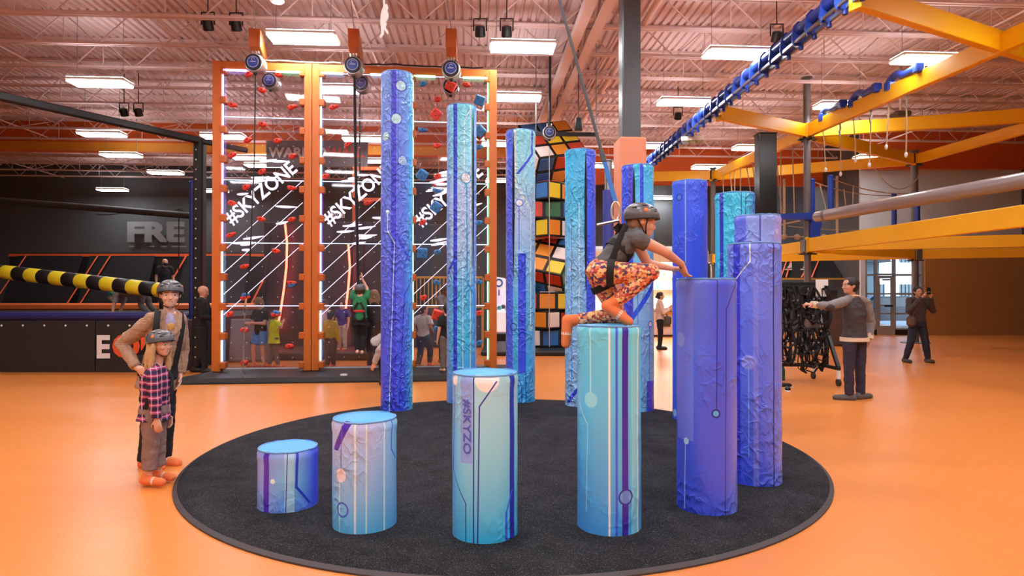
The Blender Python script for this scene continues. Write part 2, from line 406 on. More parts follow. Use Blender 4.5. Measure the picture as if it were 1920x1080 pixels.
for px_, py_, what in LIGHTS:
    Y = (LAMP_Z - CAM_H) * FOC / (HOR - py_); p = at(px_, py_, Y)
    r = thing('ceiling_light', 'long white ceiling light ' + what, 'light', (p.x, p.y, LAMP_Z), BZ, 'linear ceiling lights')
    if proto is None:
        a = lens('diffuser', -.008, m_lamp, r, 1); a2 = lens('added_uplight_panel', .098, m_added_uplight, r, -1)  # glowing top panel is added, only to light the deck
        b = MB().box((0, 0, .05), (1.28, .52, .08), bev=.03).build('housing', m_white, r)
        c, c2 = [MB().tube([(sx, 0, .09), (sx, 0, DECK_Z - LAMP_Z)], .006, 5).build('hanging_wire', m_steel, r) for sx in (-.5, .5)]
        proto = (a, a2, b, c, c2)
    else:
        for q in proto: inst(q, r)

# steel roof column with its pad
colm = thing('roof_column', 'dark grey steel roof column wrapped below in a peach pad', 'column', (1.86, 10.1, 0), BZ, kind='thing')
m_col = M('charcoal_column_paint', (82, 86, 90), .35, .2, var=.05)
MB().box((0, 0, 5.2), (.29, .29, 3.3), bev=.02).build('steel_shaft', m_col, colm)
MB().box((0, 0, 2.0), (.43, .43, 4.04), bev=.03).build('column_pad', M('peach_vinyl', (240, 150, 112), .45, var=.05, scale=3, bump=.15, bscale=12), colm)
MB().box((0, 0, .02), (.5, .5, .04)).build('base_plate', m_col, colm)
# ------------------------------------------------------------------ round black mat and the ring of fourteen pillars
def mat_mat():
    t = NT('black_carpet_mat'); v = t.obj(); f = t.noise(v, 75, 2, rough=.7); g = t.noise(v, 5, 3); s = t.noise(v, 190, 1)
    c = t.mix(t.math('MULTIPLY', f, g), c4(lin((8, 8, 9))), c4(lin((80, 80, 86))))
    c = t.mix(t.math('MULTIPLY', t.math('GREATER_THAN', s, .66), .5), c, c4(lin((140, 142, 146))))
    t.link(c, t.b.inputs['Base Color']); t.b.inputs['Roughness'].default_value = .95; t.b.inputs['Specular IOR Level'].default_value = .15
    t.bump(t.noise(v, 160, 3), .6, .008); return t.m
MATZ = .045
mat_c = Vector((-.07, 6.5, 0)); RM = 2.98
rm = thing('round_mat', 'large round black carpeted mat under the ring of blue pillars', 'mat', mat_c)
MB().lathe([(.01, MATZ), (1.5, MATZ), (RM - .09, MATZ), (RM - .03, MATZ * .6), (RM - .02, .02), (.01, .0)], (0, 0, 0), 160).build('carpet_top', mat_mat(), rm, smooth=30)
MB().lathe([(RM - .04, .0), (RM, .0), (RM, .012), (RM - .03, .028), (RM - .04, .02)], (0, 0, 0), 160, caps=False).build('rubber_edge', M('grey_black_rubber', (66, 60, 62), .6), rm, smooth=30)

def print_mat(name, stops, elems, H, cx, hw, yf, wr, rr):
    """printed vinyl: u = angle from the front (rad), v = height (m); elements are given as print marks"""
    t = NT(name); b = t.b
    uvn = t.node('UVMap'); sep = t.node('SeparateXYZ'); t.link(uvn.outputs[0], sep.inputs[0]); U, V = sep.outputs[0], sep.outputs[1]
    A = lambda px_: math.asin(max(-.995, min(.995, (px_ - cx) / hw)))
    Z = lambda py_: CAM_H + (HOR - py_) * yf / FOC - MATZ
    n = t.math('DIVIDE', V, H)
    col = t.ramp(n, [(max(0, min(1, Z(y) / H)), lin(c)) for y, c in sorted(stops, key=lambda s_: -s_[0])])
    met = t.node('CombineXYZ'); t.link(t.math('MULTIPLY', U, rr), met.inputs[0]); t.link(V, met.inputs[1])
    for e in elems:
        k = e[0]
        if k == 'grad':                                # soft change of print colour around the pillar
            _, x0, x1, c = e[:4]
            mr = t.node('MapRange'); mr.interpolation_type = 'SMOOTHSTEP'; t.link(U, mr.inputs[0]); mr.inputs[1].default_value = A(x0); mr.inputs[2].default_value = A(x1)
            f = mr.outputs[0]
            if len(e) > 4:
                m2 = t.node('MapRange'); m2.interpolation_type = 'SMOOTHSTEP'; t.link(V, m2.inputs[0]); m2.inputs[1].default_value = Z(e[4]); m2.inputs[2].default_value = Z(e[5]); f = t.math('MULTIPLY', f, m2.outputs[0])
        elif k == 'band':                              # upright band
            _, x0, x1, y0, y1, c = e[:6]; a0, a1 = A(x0), A(x1); z0, z1 = Z(y1), Z(y0)
            f = t.math('COMPARE', U, (a0 + a1) / 2, abs(a1 - a0) / 2)
            if not (y0 <= -1 or z1 > H + .1): f = t.math('MULTIPLY', f, t.math('COMPARE', V, (z0 + z1) / 2, (z1 - z0) / 2))
        elif k == 'line':                              # slanted line
            _, (x0, y0), (x1, y1), w, c = e[:5]; a0, a1, z0, z1 = A(x0), A(x1), Z(y0), Z(y1)
            if abs(z1 - z0) < 1e-4: continue
            sl = (a1 - a0) / (z1 - z0)
            f = t.math('COMPARE', U, t.math('MULTIPLY_ADD', V, sl, a0 - sl * z0), w / hw / 2 * math.sqrt(1 + (sl * rr) ** 2))
            f = t.math('MULTIPLY', f, t.math('COMPARE', V, (z0 + z1) / 2, abs(z1 - z0) / 2))
        elif k in ('dot', 'ring'):
            _, x0, y0, r, c = e[:5]
            dn = t.node('VectorMath', operation='DISTANCE'); t.link(met.outputs[0], dn.inputs[0]); dn.inputs[1].default_value = (A(x0) * rr, Z(y0), 0)
            R_ = r / hw * rr
            f = t.math('LESS_THAN', dn.outputs['Value'], R_) if k == 'dot' else t.math('COMPARE', dn.outputs['Value'], R_, .006)
        if isinstance(e[-1], float): f = t.math('MULTIPLY', f, e[-1])
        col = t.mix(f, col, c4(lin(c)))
    ink = t.node('Mix', data_type='RGBA', blend_type='MULTIPLY'); ink.clamp_result = True; ink.inputs[0].default_value = 1; t.link(col, ink.inputs[6]); ink.inputs[7].default_value = (1.3, 1.4, 1.7, 1); col = ink.outputs[2]
    t.link(col, b.inputs['Base Color'])
    b.inputs['Roughness'].default_value = .34; b.inputs['Coat Weight'].default_value = .35; b.inputs['Coat Roughness'].default_value = .25
    mp = t.node('Mapping'); t.link(met.outputs[0], mp.inputs[0]); mp.inputs[3].default_value = (1, .75, 1); mp.inputs[1].default_value = (cx * .01, hw * .1, 0); mp.inputs[2].default_value = (0, 0, .5)
    def crease(sc_, w_): return t.math('POWER', t.math('MAXIMUM', t.math('SUBTRACT', 1., t.math('MULTIPLY', t.math('ABSOLUTE', t.math('SUBTRACT', t.noise(mp.outputs[0], sc_, 1, .4), .5)), w_)), 0.), 2.)
    ms = t.node('MapRange'); t.link(t.noise(mp.outputs[0], 2.2, 2), ms.inputs[0]); ms.inputs[1].default_value = .58 - wr * .5; ms.inputs[2].default_value = .78 - wr * .5
    h = t.math('MULTIPLY', t.math('MULTIPLY_ADD', crease(15, 6.), .6, crease(7, 7.)), ms.outputs[0])
    t.bump(h, .3 + wr, .024); return t.m

W = (214, 232, 238); NV = (44, 52, 132); PU = (74, 42, 156); CY = (100, 200, 235)
PIL = [  # centre x, half width, top y, base y (photo marks), wrinkle, gap strip, print stops, print marks, label
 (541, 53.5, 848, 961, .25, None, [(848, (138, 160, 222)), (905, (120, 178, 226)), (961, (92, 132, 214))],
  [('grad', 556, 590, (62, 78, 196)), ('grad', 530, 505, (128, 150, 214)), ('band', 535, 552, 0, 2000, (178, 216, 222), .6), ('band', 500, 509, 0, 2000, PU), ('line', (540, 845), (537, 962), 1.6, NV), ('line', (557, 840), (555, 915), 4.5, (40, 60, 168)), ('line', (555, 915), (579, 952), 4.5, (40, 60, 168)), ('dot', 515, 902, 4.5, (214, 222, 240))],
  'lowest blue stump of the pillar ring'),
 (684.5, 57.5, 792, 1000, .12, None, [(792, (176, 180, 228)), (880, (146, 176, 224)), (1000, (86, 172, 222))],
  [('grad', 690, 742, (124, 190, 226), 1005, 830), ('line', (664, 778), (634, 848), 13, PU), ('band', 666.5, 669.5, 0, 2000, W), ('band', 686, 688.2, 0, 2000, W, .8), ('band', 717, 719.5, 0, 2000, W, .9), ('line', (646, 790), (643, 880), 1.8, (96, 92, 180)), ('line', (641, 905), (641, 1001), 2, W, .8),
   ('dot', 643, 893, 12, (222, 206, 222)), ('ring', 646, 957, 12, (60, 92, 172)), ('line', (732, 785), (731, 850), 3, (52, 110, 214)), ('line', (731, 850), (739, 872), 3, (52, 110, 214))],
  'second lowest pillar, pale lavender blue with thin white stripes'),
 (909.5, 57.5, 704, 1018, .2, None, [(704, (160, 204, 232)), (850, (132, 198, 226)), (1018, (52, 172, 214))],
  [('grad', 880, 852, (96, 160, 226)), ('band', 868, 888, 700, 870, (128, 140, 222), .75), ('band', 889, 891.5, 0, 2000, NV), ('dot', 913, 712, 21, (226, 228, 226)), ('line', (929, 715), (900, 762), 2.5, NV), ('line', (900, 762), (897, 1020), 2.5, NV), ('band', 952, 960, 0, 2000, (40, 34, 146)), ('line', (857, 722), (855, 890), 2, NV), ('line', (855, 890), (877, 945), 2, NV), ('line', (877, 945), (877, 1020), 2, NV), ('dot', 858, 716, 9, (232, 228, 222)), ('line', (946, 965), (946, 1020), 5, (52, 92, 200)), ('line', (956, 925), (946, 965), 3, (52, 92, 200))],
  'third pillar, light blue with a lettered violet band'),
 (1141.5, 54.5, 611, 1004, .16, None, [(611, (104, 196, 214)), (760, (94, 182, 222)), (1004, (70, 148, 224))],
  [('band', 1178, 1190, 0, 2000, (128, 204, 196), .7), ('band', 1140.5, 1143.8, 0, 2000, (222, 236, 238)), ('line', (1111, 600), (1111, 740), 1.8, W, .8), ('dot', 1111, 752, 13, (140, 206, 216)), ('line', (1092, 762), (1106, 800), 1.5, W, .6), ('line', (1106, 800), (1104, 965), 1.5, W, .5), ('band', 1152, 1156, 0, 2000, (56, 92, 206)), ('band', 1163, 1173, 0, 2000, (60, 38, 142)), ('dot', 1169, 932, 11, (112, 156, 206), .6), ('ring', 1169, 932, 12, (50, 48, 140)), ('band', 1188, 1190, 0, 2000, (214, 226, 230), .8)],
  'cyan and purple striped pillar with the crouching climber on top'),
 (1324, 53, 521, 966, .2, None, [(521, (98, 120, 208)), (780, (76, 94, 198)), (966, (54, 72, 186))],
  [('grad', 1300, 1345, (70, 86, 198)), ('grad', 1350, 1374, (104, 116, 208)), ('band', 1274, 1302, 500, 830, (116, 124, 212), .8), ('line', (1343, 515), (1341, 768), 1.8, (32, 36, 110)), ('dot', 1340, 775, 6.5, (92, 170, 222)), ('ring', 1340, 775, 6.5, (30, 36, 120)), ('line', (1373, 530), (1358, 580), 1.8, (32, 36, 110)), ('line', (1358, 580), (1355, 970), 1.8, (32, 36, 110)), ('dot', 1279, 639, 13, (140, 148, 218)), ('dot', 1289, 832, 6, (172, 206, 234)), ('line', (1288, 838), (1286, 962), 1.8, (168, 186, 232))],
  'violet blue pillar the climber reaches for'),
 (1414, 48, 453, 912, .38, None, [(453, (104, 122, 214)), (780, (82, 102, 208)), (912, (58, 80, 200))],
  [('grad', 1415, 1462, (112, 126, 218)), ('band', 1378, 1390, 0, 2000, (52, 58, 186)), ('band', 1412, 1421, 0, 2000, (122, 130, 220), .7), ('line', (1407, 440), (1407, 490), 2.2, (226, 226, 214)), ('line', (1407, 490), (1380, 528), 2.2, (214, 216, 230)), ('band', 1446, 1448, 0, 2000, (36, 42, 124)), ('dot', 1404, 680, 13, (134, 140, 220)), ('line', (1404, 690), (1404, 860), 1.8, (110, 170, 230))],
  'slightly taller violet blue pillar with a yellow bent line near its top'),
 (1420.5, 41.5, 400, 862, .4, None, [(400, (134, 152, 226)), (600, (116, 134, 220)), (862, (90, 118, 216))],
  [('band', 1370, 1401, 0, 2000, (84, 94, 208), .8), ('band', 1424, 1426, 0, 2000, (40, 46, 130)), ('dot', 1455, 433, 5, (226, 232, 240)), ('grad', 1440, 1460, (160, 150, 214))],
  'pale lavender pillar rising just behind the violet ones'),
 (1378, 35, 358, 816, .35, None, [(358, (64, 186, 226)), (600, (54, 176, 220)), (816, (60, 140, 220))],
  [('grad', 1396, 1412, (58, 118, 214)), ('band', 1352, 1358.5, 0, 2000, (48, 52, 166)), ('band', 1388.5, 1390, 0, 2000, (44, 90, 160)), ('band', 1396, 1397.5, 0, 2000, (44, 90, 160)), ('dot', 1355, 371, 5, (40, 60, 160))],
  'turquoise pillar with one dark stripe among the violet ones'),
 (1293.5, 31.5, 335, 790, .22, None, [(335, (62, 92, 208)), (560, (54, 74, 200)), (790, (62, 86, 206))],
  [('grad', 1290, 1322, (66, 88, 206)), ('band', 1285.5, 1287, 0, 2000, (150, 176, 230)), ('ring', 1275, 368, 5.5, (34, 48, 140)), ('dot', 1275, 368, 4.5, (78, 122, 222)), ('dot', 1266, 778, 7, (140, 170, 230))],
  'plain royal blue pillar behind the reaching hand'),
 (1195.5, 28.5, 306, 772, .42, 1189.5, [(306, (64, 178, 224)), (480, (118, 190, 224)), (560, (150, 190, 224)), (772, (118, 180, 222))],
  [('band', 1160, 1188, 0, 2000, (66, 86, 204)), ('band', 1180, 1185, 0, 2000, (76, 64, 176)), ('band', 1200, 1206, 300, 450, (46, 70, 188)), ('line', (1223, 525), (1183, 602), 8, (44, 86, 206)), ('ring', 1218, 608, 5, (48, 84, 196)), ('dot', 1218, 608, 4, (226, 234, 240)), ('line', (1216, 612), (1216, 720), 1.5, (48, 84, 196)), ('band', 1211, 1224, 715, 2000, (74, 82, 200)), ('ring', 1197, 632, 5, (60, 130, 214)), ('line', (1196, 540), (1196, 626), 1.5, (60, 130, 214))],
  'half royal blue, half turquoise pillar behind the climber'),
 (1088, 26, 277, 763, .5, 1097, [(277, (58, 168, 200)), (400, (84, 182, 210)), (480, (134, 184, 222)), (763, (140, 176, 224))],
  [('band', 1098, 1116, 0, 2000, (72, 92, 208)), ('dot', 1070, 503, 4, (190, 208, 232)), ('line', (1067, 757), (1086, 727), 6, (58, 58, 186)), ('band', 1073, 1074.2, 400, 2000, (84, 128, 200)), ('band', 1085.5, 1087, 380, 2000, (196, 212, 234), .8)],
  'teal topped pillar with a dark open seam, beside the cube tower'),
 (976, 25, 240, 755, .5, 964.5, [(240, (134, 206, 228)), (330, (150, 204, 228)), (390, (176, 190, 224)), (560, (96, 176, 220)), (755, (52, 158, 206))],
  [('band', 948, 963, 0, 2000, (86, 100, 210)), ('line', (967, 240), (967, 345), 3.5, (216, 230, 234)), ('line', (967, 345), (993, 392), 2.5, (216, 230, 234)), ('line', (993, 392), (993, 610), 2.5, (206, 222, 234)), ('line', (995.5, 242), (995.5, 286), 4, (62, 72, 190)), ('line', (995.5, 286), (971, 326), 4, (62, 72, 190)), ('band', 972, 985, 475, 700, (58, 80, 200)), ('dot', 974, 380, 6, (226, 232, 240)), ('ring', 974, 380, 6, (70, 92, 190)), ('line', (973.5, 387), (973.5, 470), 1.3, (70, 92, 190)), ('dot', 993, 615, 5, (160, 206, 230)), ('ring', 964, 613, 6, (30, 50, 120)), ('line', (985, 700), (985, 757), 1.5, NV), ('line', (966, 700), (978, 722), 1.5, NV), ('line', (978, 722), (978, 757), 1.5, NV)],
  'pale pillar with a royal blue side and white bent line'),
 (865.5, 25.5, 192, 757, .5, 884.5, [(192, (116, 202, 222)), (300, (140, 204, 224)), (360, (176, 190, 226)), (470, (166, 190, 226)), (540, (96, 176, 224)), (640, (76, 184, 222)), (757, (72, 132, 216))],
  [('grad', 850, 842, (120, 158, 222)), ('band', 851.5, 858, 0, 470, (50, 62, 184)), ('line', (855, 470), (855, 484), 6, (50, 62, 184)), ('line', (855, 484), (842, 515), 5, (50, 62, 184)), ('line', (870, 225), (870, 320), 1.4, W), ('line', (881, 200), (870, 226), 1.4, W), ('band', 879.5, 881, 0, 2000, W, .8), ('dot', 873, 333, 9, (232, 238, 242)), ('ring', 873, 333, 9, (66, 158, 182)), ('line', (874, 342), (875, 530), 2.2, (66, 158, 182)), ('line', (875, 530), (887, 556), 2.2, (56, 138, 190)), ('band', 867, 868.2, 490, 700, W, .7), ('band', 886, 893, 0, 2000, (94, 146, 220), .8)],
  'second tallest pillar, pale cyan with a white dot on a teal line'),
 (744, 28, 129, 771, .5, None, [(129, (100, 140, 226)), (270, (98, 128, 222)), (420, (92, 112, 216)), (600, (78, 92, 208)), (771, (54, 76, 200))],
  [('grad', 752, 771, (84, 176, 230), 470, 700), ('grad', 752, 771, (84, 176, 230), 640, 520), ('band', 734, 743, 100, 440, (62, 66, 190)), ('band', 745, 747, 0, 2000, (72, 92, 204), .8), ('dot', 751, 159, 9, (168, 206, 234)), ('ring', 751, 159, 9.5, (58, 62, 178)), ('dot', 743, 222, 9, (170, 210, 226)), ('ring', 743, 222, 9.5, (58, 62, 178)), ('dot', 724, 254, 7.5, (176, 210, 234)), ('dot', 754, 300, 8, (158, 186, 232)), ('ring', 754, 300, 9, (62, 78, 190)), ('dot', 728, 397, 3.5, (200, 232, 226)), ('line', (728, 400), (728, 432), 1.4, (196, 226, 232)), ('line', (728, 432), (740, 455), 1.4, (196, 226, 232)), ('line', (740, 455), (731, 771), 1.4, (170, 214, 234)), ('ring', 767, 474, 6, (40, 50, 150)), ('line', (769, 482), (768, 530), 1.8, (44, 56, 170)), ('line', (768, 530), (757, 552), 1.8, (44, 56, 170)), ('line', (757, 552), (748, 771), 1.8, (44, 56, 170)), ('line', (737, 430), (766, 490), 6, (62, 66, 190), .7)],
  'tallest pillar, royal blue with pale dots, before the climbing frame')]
m_cap = M('sky_blue_vinyl_top', (74, 172, 224), .45, var=.05, scale=4, bump=.15, bscale=9)
m_gap = M('dark_open_seam', (16, 18, 30), .7)
PR = .212
PILLARS = []
for i, (cx, hw, ty, by, wr, gap, stops, elems, label) in enumerate(PIL):
    yf = (CAM_H - MATZ) * FOC / (by - HOR); yc = yf + PR * .97
    Hh = CAM_H + (HOR - ty) * yf / FOC - MATZ; xc = (cx - 960) * yc / FOC
    rr = PR * (1 + .0 * i)
    r = thing('climbing_pillar', label, 'pillar', (xc, yc, MATZ), group='ring of padded climbing pillars', kind='thing')
    PILLARS.append((xc, yc, Hh + MATZ, r))
    face = math.atan2(-xc, -yc) * -1   # the front of the print looks at the viewer's side
    a0 = -PI / 2 - math.atan2(xc, yc) * 1.0
    nseg = 72; nz = max(14, int(Hh / .03)); rnd = random.Random(i * 3 + 1)
    vs = []; fs = []; uv = []
    for k in range(nz + 1):
        z = Hh * k / nz
        for j in range(nseg + 1):
            ph = -PI + 2 * PI * j / nseg; aa = a0 + ph
            q = Vector((math.cos(aa) * 1.2, math.sin(aa) * 1.2, z * 2.2 + i * 7))
            n1 = noise.noise(q * 1.6); n2 = noise.noise(Vector((q.x * 4, q.y * 4, q.z * 3.2)))
            rad = rr * (1 + (.012 + .016 * wr) * n1 + .012 * wr * n2)
            top = (Hh - z)
            if top < .09: rad += rr * (.02 * math.sin(top / .09 * PI) + .016 * noise.noise(Vector((ph * 5, i, 3)))) - rr * .05 * max(0, 1 - top / .02)
            if z < .06: rad += rr * .012 * noise.noise(Vector((ph * 6, i, 9)))
            zz = z + (.012 * noise.noise(Vector((ph * 2.4, i * 3, 1))) * (1 if k == nz else 0)) - (0 if k else .004)
            vs.append((rad * math.cos(aa), rad * math.sin(aa), max(0, zz))); uv.append((ph, z))
    N = nseg + 1
    for k in range(nz):
        for j in range(nseg): fs.append([k * N + j, k * N + j + 1, (k + 1) * N + j + 1, (k + 1) * N + j])
    me = bpy.data.meshes.new('printed_sleeve'); me.from_pydata(vs, [], fs)
    ul = me.uv_layers.new(name='UVMap')
    ul.data.foreach_set('uv', [c for l in me.loops for c in uv[l.vertex_index]])
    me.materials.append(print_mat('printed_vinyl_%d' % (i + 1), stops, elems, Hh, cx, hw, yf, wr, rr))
    me.polygons.foreach_set('use_smooth', [True] * len(me.polygons))
    so = bpy.data.objects.new('printed_sleeve', me); COL.objects.link(so); so.parent = r
    prof = [(rr * .96, -.012), (rr * .93, .0), (rr * .5, .006 if i else .0), (.002, .008)]
    co = MB().lathe(prof, (0, 0, Hh - .004), 48, caps=False).build('top_cap', m_cap, r, smooth=60); co['label'] = 'sky blue vinyl top'
    # welt where cap and sleeve are sewn together
    pts = []
    for j in range(49):
        aa = 2 * PI * j / 48; pts.append((rr * .965 * math.cos(aa), rr * .965 * math.sin(aa), Hh - .006 + .006 * noise.noise(Vector((aa * 2, i, 0)))))
    MB().tube(pts, .007, 6, caps=False).build('sewn_welt', M('blue_piping', (112, 168, 224), .45), r, smooth=60)
    if gap:                                            # open zip seam running down the sleeve
        ph = math.asin((gap - cx) / hw); aa = a0 + ph; zt, zb = Hh - .06, (Hh * .45 if i != 9 else Hh * .62)
        m = MB(); pts = []; e1 = Vector((math.cos(aa), math.sin(aa), 0)); e2 = Vector((-math.sin(aa), math.cos(aa), 0))
        ws = [.003, .011, .016, .018, .016, .017, .013, .009, .003]
        for q, w_ in enumerate(ws):
            z = zt + (zb - zt) * q / (len(ws) - 1); c_ = e1 * rr * 1.034 + Vector((0, 0, z)); pts += [c_ - e2 * w_ - e1 * .001, c_ + e1 * .002, c_ + e2 * w_ - e1 * .001]
        m.add(pts, [[3 * q + a_, 3 * q + a_ + 1, 3 * q + a_ + 4, 3 * q + a_ + 3] for q in range(len(ws) - 1) for a_ in (0, 1)])
        m.build('open_seam', m_gap, r)['label'] = 'dark open zip seam'
    if i == 2:                                         # lettered violet band
        vs_, fs_, w_ = text_mesh('#SKYZO', .062, .95, bold=.01); vs2 = []
        sc_ = .34 / w_
        for p in vs_:
            zt = Hh - .15 - p.x * sc_; ph = math.asin((868 + 4 - cx) / hw) + (p.z) / rr
            aa = a0 + ph; rad = rr * 1.022; vs2.append((rad * math.cos(aa), rad * math.sin(aa), zt))
        MB().add(vs2, fs_).build('lettering', M('violet_print', (86, 104, 204), .4), r)
# ------------------------------------------------------------------ transparent climbing frame
CWA = math.radians(5.45); CW0 = Vector((-5.59, 12.1, 0)); CWE = Vector((math.cos(CWA), math.sin(CWA), 0)); CWN = Vector((-math.sin(CWA), math.cos(CWA), 0))
def cw(px_, py_, back=0.):                       # photo mark -> (along the frame, height) on the plane `back` metres behind its face
    dx = (px_ - 960) / FOC; O = CW0 + CWN * back
    t_ = O.dot(CWN) / (dx * CWN.x + CWN.y); P = Vector((dx * t_, t_, 0))
    return (P - O).dot(CWE), CAM_H + (HOR - py_) * t_ / FOC
m_frame = M('orange_powder_coat', (204, 108, 38), .4, var=.06, scale=4)
m_frame2 = M('orange_bracket', (190, 96, 32), .4, var=.06, scale=8)
def acrylic():
    t = NT('clear_acrylic'); v = t.obj()
    tr = t.node('BsdfTransparent'); tr.inputs[0].default_value = (.95, .93, .96, 1)
    gl = t.node('BsdfGlossy'); gl.inputs['Roughness'].default_value = .03
    fr = t.node('Fresnel'); fr.inputs[0].default_value = 1.35
    sm = t.noise(v, 2.2, 4, 1.); hz = t.node('BsdfDiffuse'); hz.inputs[0].default_value = (.5, .46, .52, 1)
    m1 = t.node('MixShader'); t.link(t.math('MULTIPLY', fr.outputs[0], 1.4), m1.inputs[0]); t.link(tr.outputs[0], m1.inputs[1]); t.link(gl.outputs[0], m1.inputs[2])
    m2 = t.node('MixShader'); t.link(t.math('MULTIPLY', t.math('SUBTRACT', sm, .3), .08), m2.inputs[0]); t.link(m1.outputs[0], m2.inputs[1]); t.link(hz.outputs[0], m2.inputs[2])
    t.link(m2.outputs[0], t.out.inputs[0]); return t.m
m_acr = acrylic()
def glow(name, rgb, s): 
    m = M(name, rgb, .4, emit=s); m.cycles.emission_sampling = 'NONE' if s < 3 else 'AUTO'; return m
m_led = [glow('violet_led', (170, 150, 255), 3.2), glow('ice_led', (150, 205, 255), 3.2), glow('green_led', (130, 255, 190), 2.6)]
m_edge = glow('lit_sheet_edge', (196, 214, 255), 1.0)
m_print = glow('white_edge_lit_print', (226, 220, 246), .42)
base = thing('wall_mat', 'long black landing mat under the orange climbing frame', 'mat', (-2.9, 12.3, 0), CWA)
MB().prism([(-3.15, -.9), (3.0, -.9), (3.0, .9), (-2.75, .9)], .02, Matrix.Rotation(-PI / 2, 4, 'X')).build('mat_underlay', m_black, base).location = (0, 0, .01)
mm = MB(); pl = [(-3.12, -.86), (2.96, -.86), (3.0, -.7), (2.95, .85), (-2.7, .85)]
mm.add([(x, y, 0) for x, y in pl] + [(x * .992, y * .96, .1) for x, y in pl], [[0, 1, 6, 5], [1, 2, 7, 6], [2, 3, 8, 7], [3, 4, 9, 8], [4, 0, 5, 9], [5, 6, 7, 8, 9], [4, 3, 2, 1, 0]])
mm.build('mat_top', M('black_mat_vinyl', (34, 34, 36), .55, var=.25, scale=3), base)
CW = thing('climbing_wall', 'clear acrylic three lane climbing wall in a tall orange frame with lit edges', 'climbing wall', CW0, CWA)
ZB, ZT = .11, 6.0
ZS = [.16, 1.35, 2.55, 3.75, 4.95, 5.84]
POSTS = [(0, .165), (1.68, .14), (1.83, .14), (3.43, .14), (3.58, .14), (5.24, .15)]
for s_, w in POSTS: MB().box((s_, .07, (ZB + ZT) / 2), (w, .16, ZT - ZB), bev=.006).build('post', m_frame, CW)
for a, b in ((.08, 1.62), (1.89, 3.37), (3.64, 5.17)): MB().box(((a + b) / 2, .07, 5.92), (b - a, .15, .15), bev=.006).build('top_beam', m_frame, CW)
LANES = [(.085, 1.605), (1.905, 3.355), (3.655, 5.16)]
brk = None; edge_i = {0: (0, 1), 1: (1, 1), 2: (2, 2)}
for li, (a, b) in enumerate(LANES):
    for z0, z1 in zip(ZS[:-1], ZS[1:]):
        MB().box(((a + b) / 2, .07, (z0 + z1) / 2), (b - a - .01, .015, z1 - z0 - .012)).build('acrylic_sheet', m_acr, CW)
        MB().box(((a + b) / 2, .045, z1), (b - a - .02, .012, .014)).build('lit_joint', m_edge, CW)
    MB().box(((a + b) / 2, .05, ZS[0]), (b - a - .02, .012, .025)).build('lit_joint', M('clear_joint', (190, 188, 196), .3), CW)
    for sx, off in ((a, 1), (b, -1)):
        for k in range(11):
            z = .22 + k * .56
            if brk is None: brk = MB().box((0, 0, 0), (.11, .17, .13), bev=.012).build('bracket', m_frame2, CW); brk.location = (sx + off * .03, .06, z)
            else: inst(brk, CW, (sx + off * .03, .06, z))
            lit = (off == 1 and (li != 1 or True)) or li == 2
            if k < 10 and lit:
                m = m_led[0] if (li == 0 and k > 3) else (m_led[1] if li < 2 else m_led[2])
                if li == 1 and 3 <= k <= 5: m = m_led[0]
                MB().box((sx + off * .022, .0, z + .28), (.022, .03, .40)).build('light_strip', m, CW)
    for q, (f0, f1) in enumerate(((.02, .3), (.66, .98))):
        MB().box((a + (b - a) * (f0 + f1) / 2, -.01, 5.825), ((b - a) * (f1 - f0), .03, .035)).build('light_strip', m_led[edge_i[li][q] if li else (0, 2)[q]], CW)
# printed diagonal stripes, lettering and brush strokes on the sheets
def slope_bar(p0, p1, w, y, name, mat):
    d = Vector((p1[0] - p0[0], 0, p1[1] - p0[1])); L = d.length; an = math.atan2(d.z, d.x)
    o = MB().box((0, 0, 0), (L, .006, w)).build(name, mat, CW); o.location = ((p0[0] + p1[0]) / 2, y, (p0[1] + p1[1]) / 2); o.rotation_euler = (0, -an, 0); return o
for li, (a, b) in enumerate(LANES):
    a_, b_ = a + .03, b - .03
    for zc in (1.18, 1.57, 1.98, 2.4):
        slope_bar((a_, zc), (b_, zc + (b_ - a_) * .93), .012, .055, 'diagonal_stripe', m_print)
    T = Matrix.Translation((a + .2, .052, 2.86)) @ Matrix.Rotation(-math.radians(41), 4, 'Y')
    lettering('lettering', '#SKYZONE', .3, m_print, T, CW, width=1.62, bold=.02)
    rnd = random.Random(li + 11)
    for k in range(13):
        sx = rnd.uniform(a + .3, b - .3); z = 2.75 + (sx - a) * .75 + rnd.choice((-1, 1)) * rnd.uniform(.3, .75); L = rnd.uniform(.15, .42); an = rnd.uniform(-.12, .2)
        m = MB(); top = []; bot = []
        for q in range(7):
            u = q / 6; w = .022 * math.sin(PI * min(1, .12 + u * .85)) + .004
            top.append(((u - .5) * L, 0, w + .03 * u * u)); bot.append(((u - .5) * L, 0, -w + .03 * u * u))
        m.add(top + bot[::-1], [[q, q + 1, 12 - q, 13 - q] for q in range(6)])
        o = m.build('brush_stroke', m_print, CW); o.location = (max(a + L / 2 + .05, min(b - L / 2 - .05, sx)), .05, z); o.rotation_euler = (0, -an, 0)
bm_ = MB()
for li, (a, b) in enumerate(LANES):
    for r_ in range(20):
        for c_ in range(5):
            x = a + .17 + c_ * .285; z = .36 + r_ * .29
            bm_.box((x, .055, z), (.013, .008, .013), Matrix.Rotation(PI / 4, 3, 'Y'))
o = bm_.build('bolt_heads', glow('glowing_bolt_heads', (220, 226, 240), .15), CW); o['kind'] = 'stuff'  # bolt heads given a faint glow of their own, though no lamps
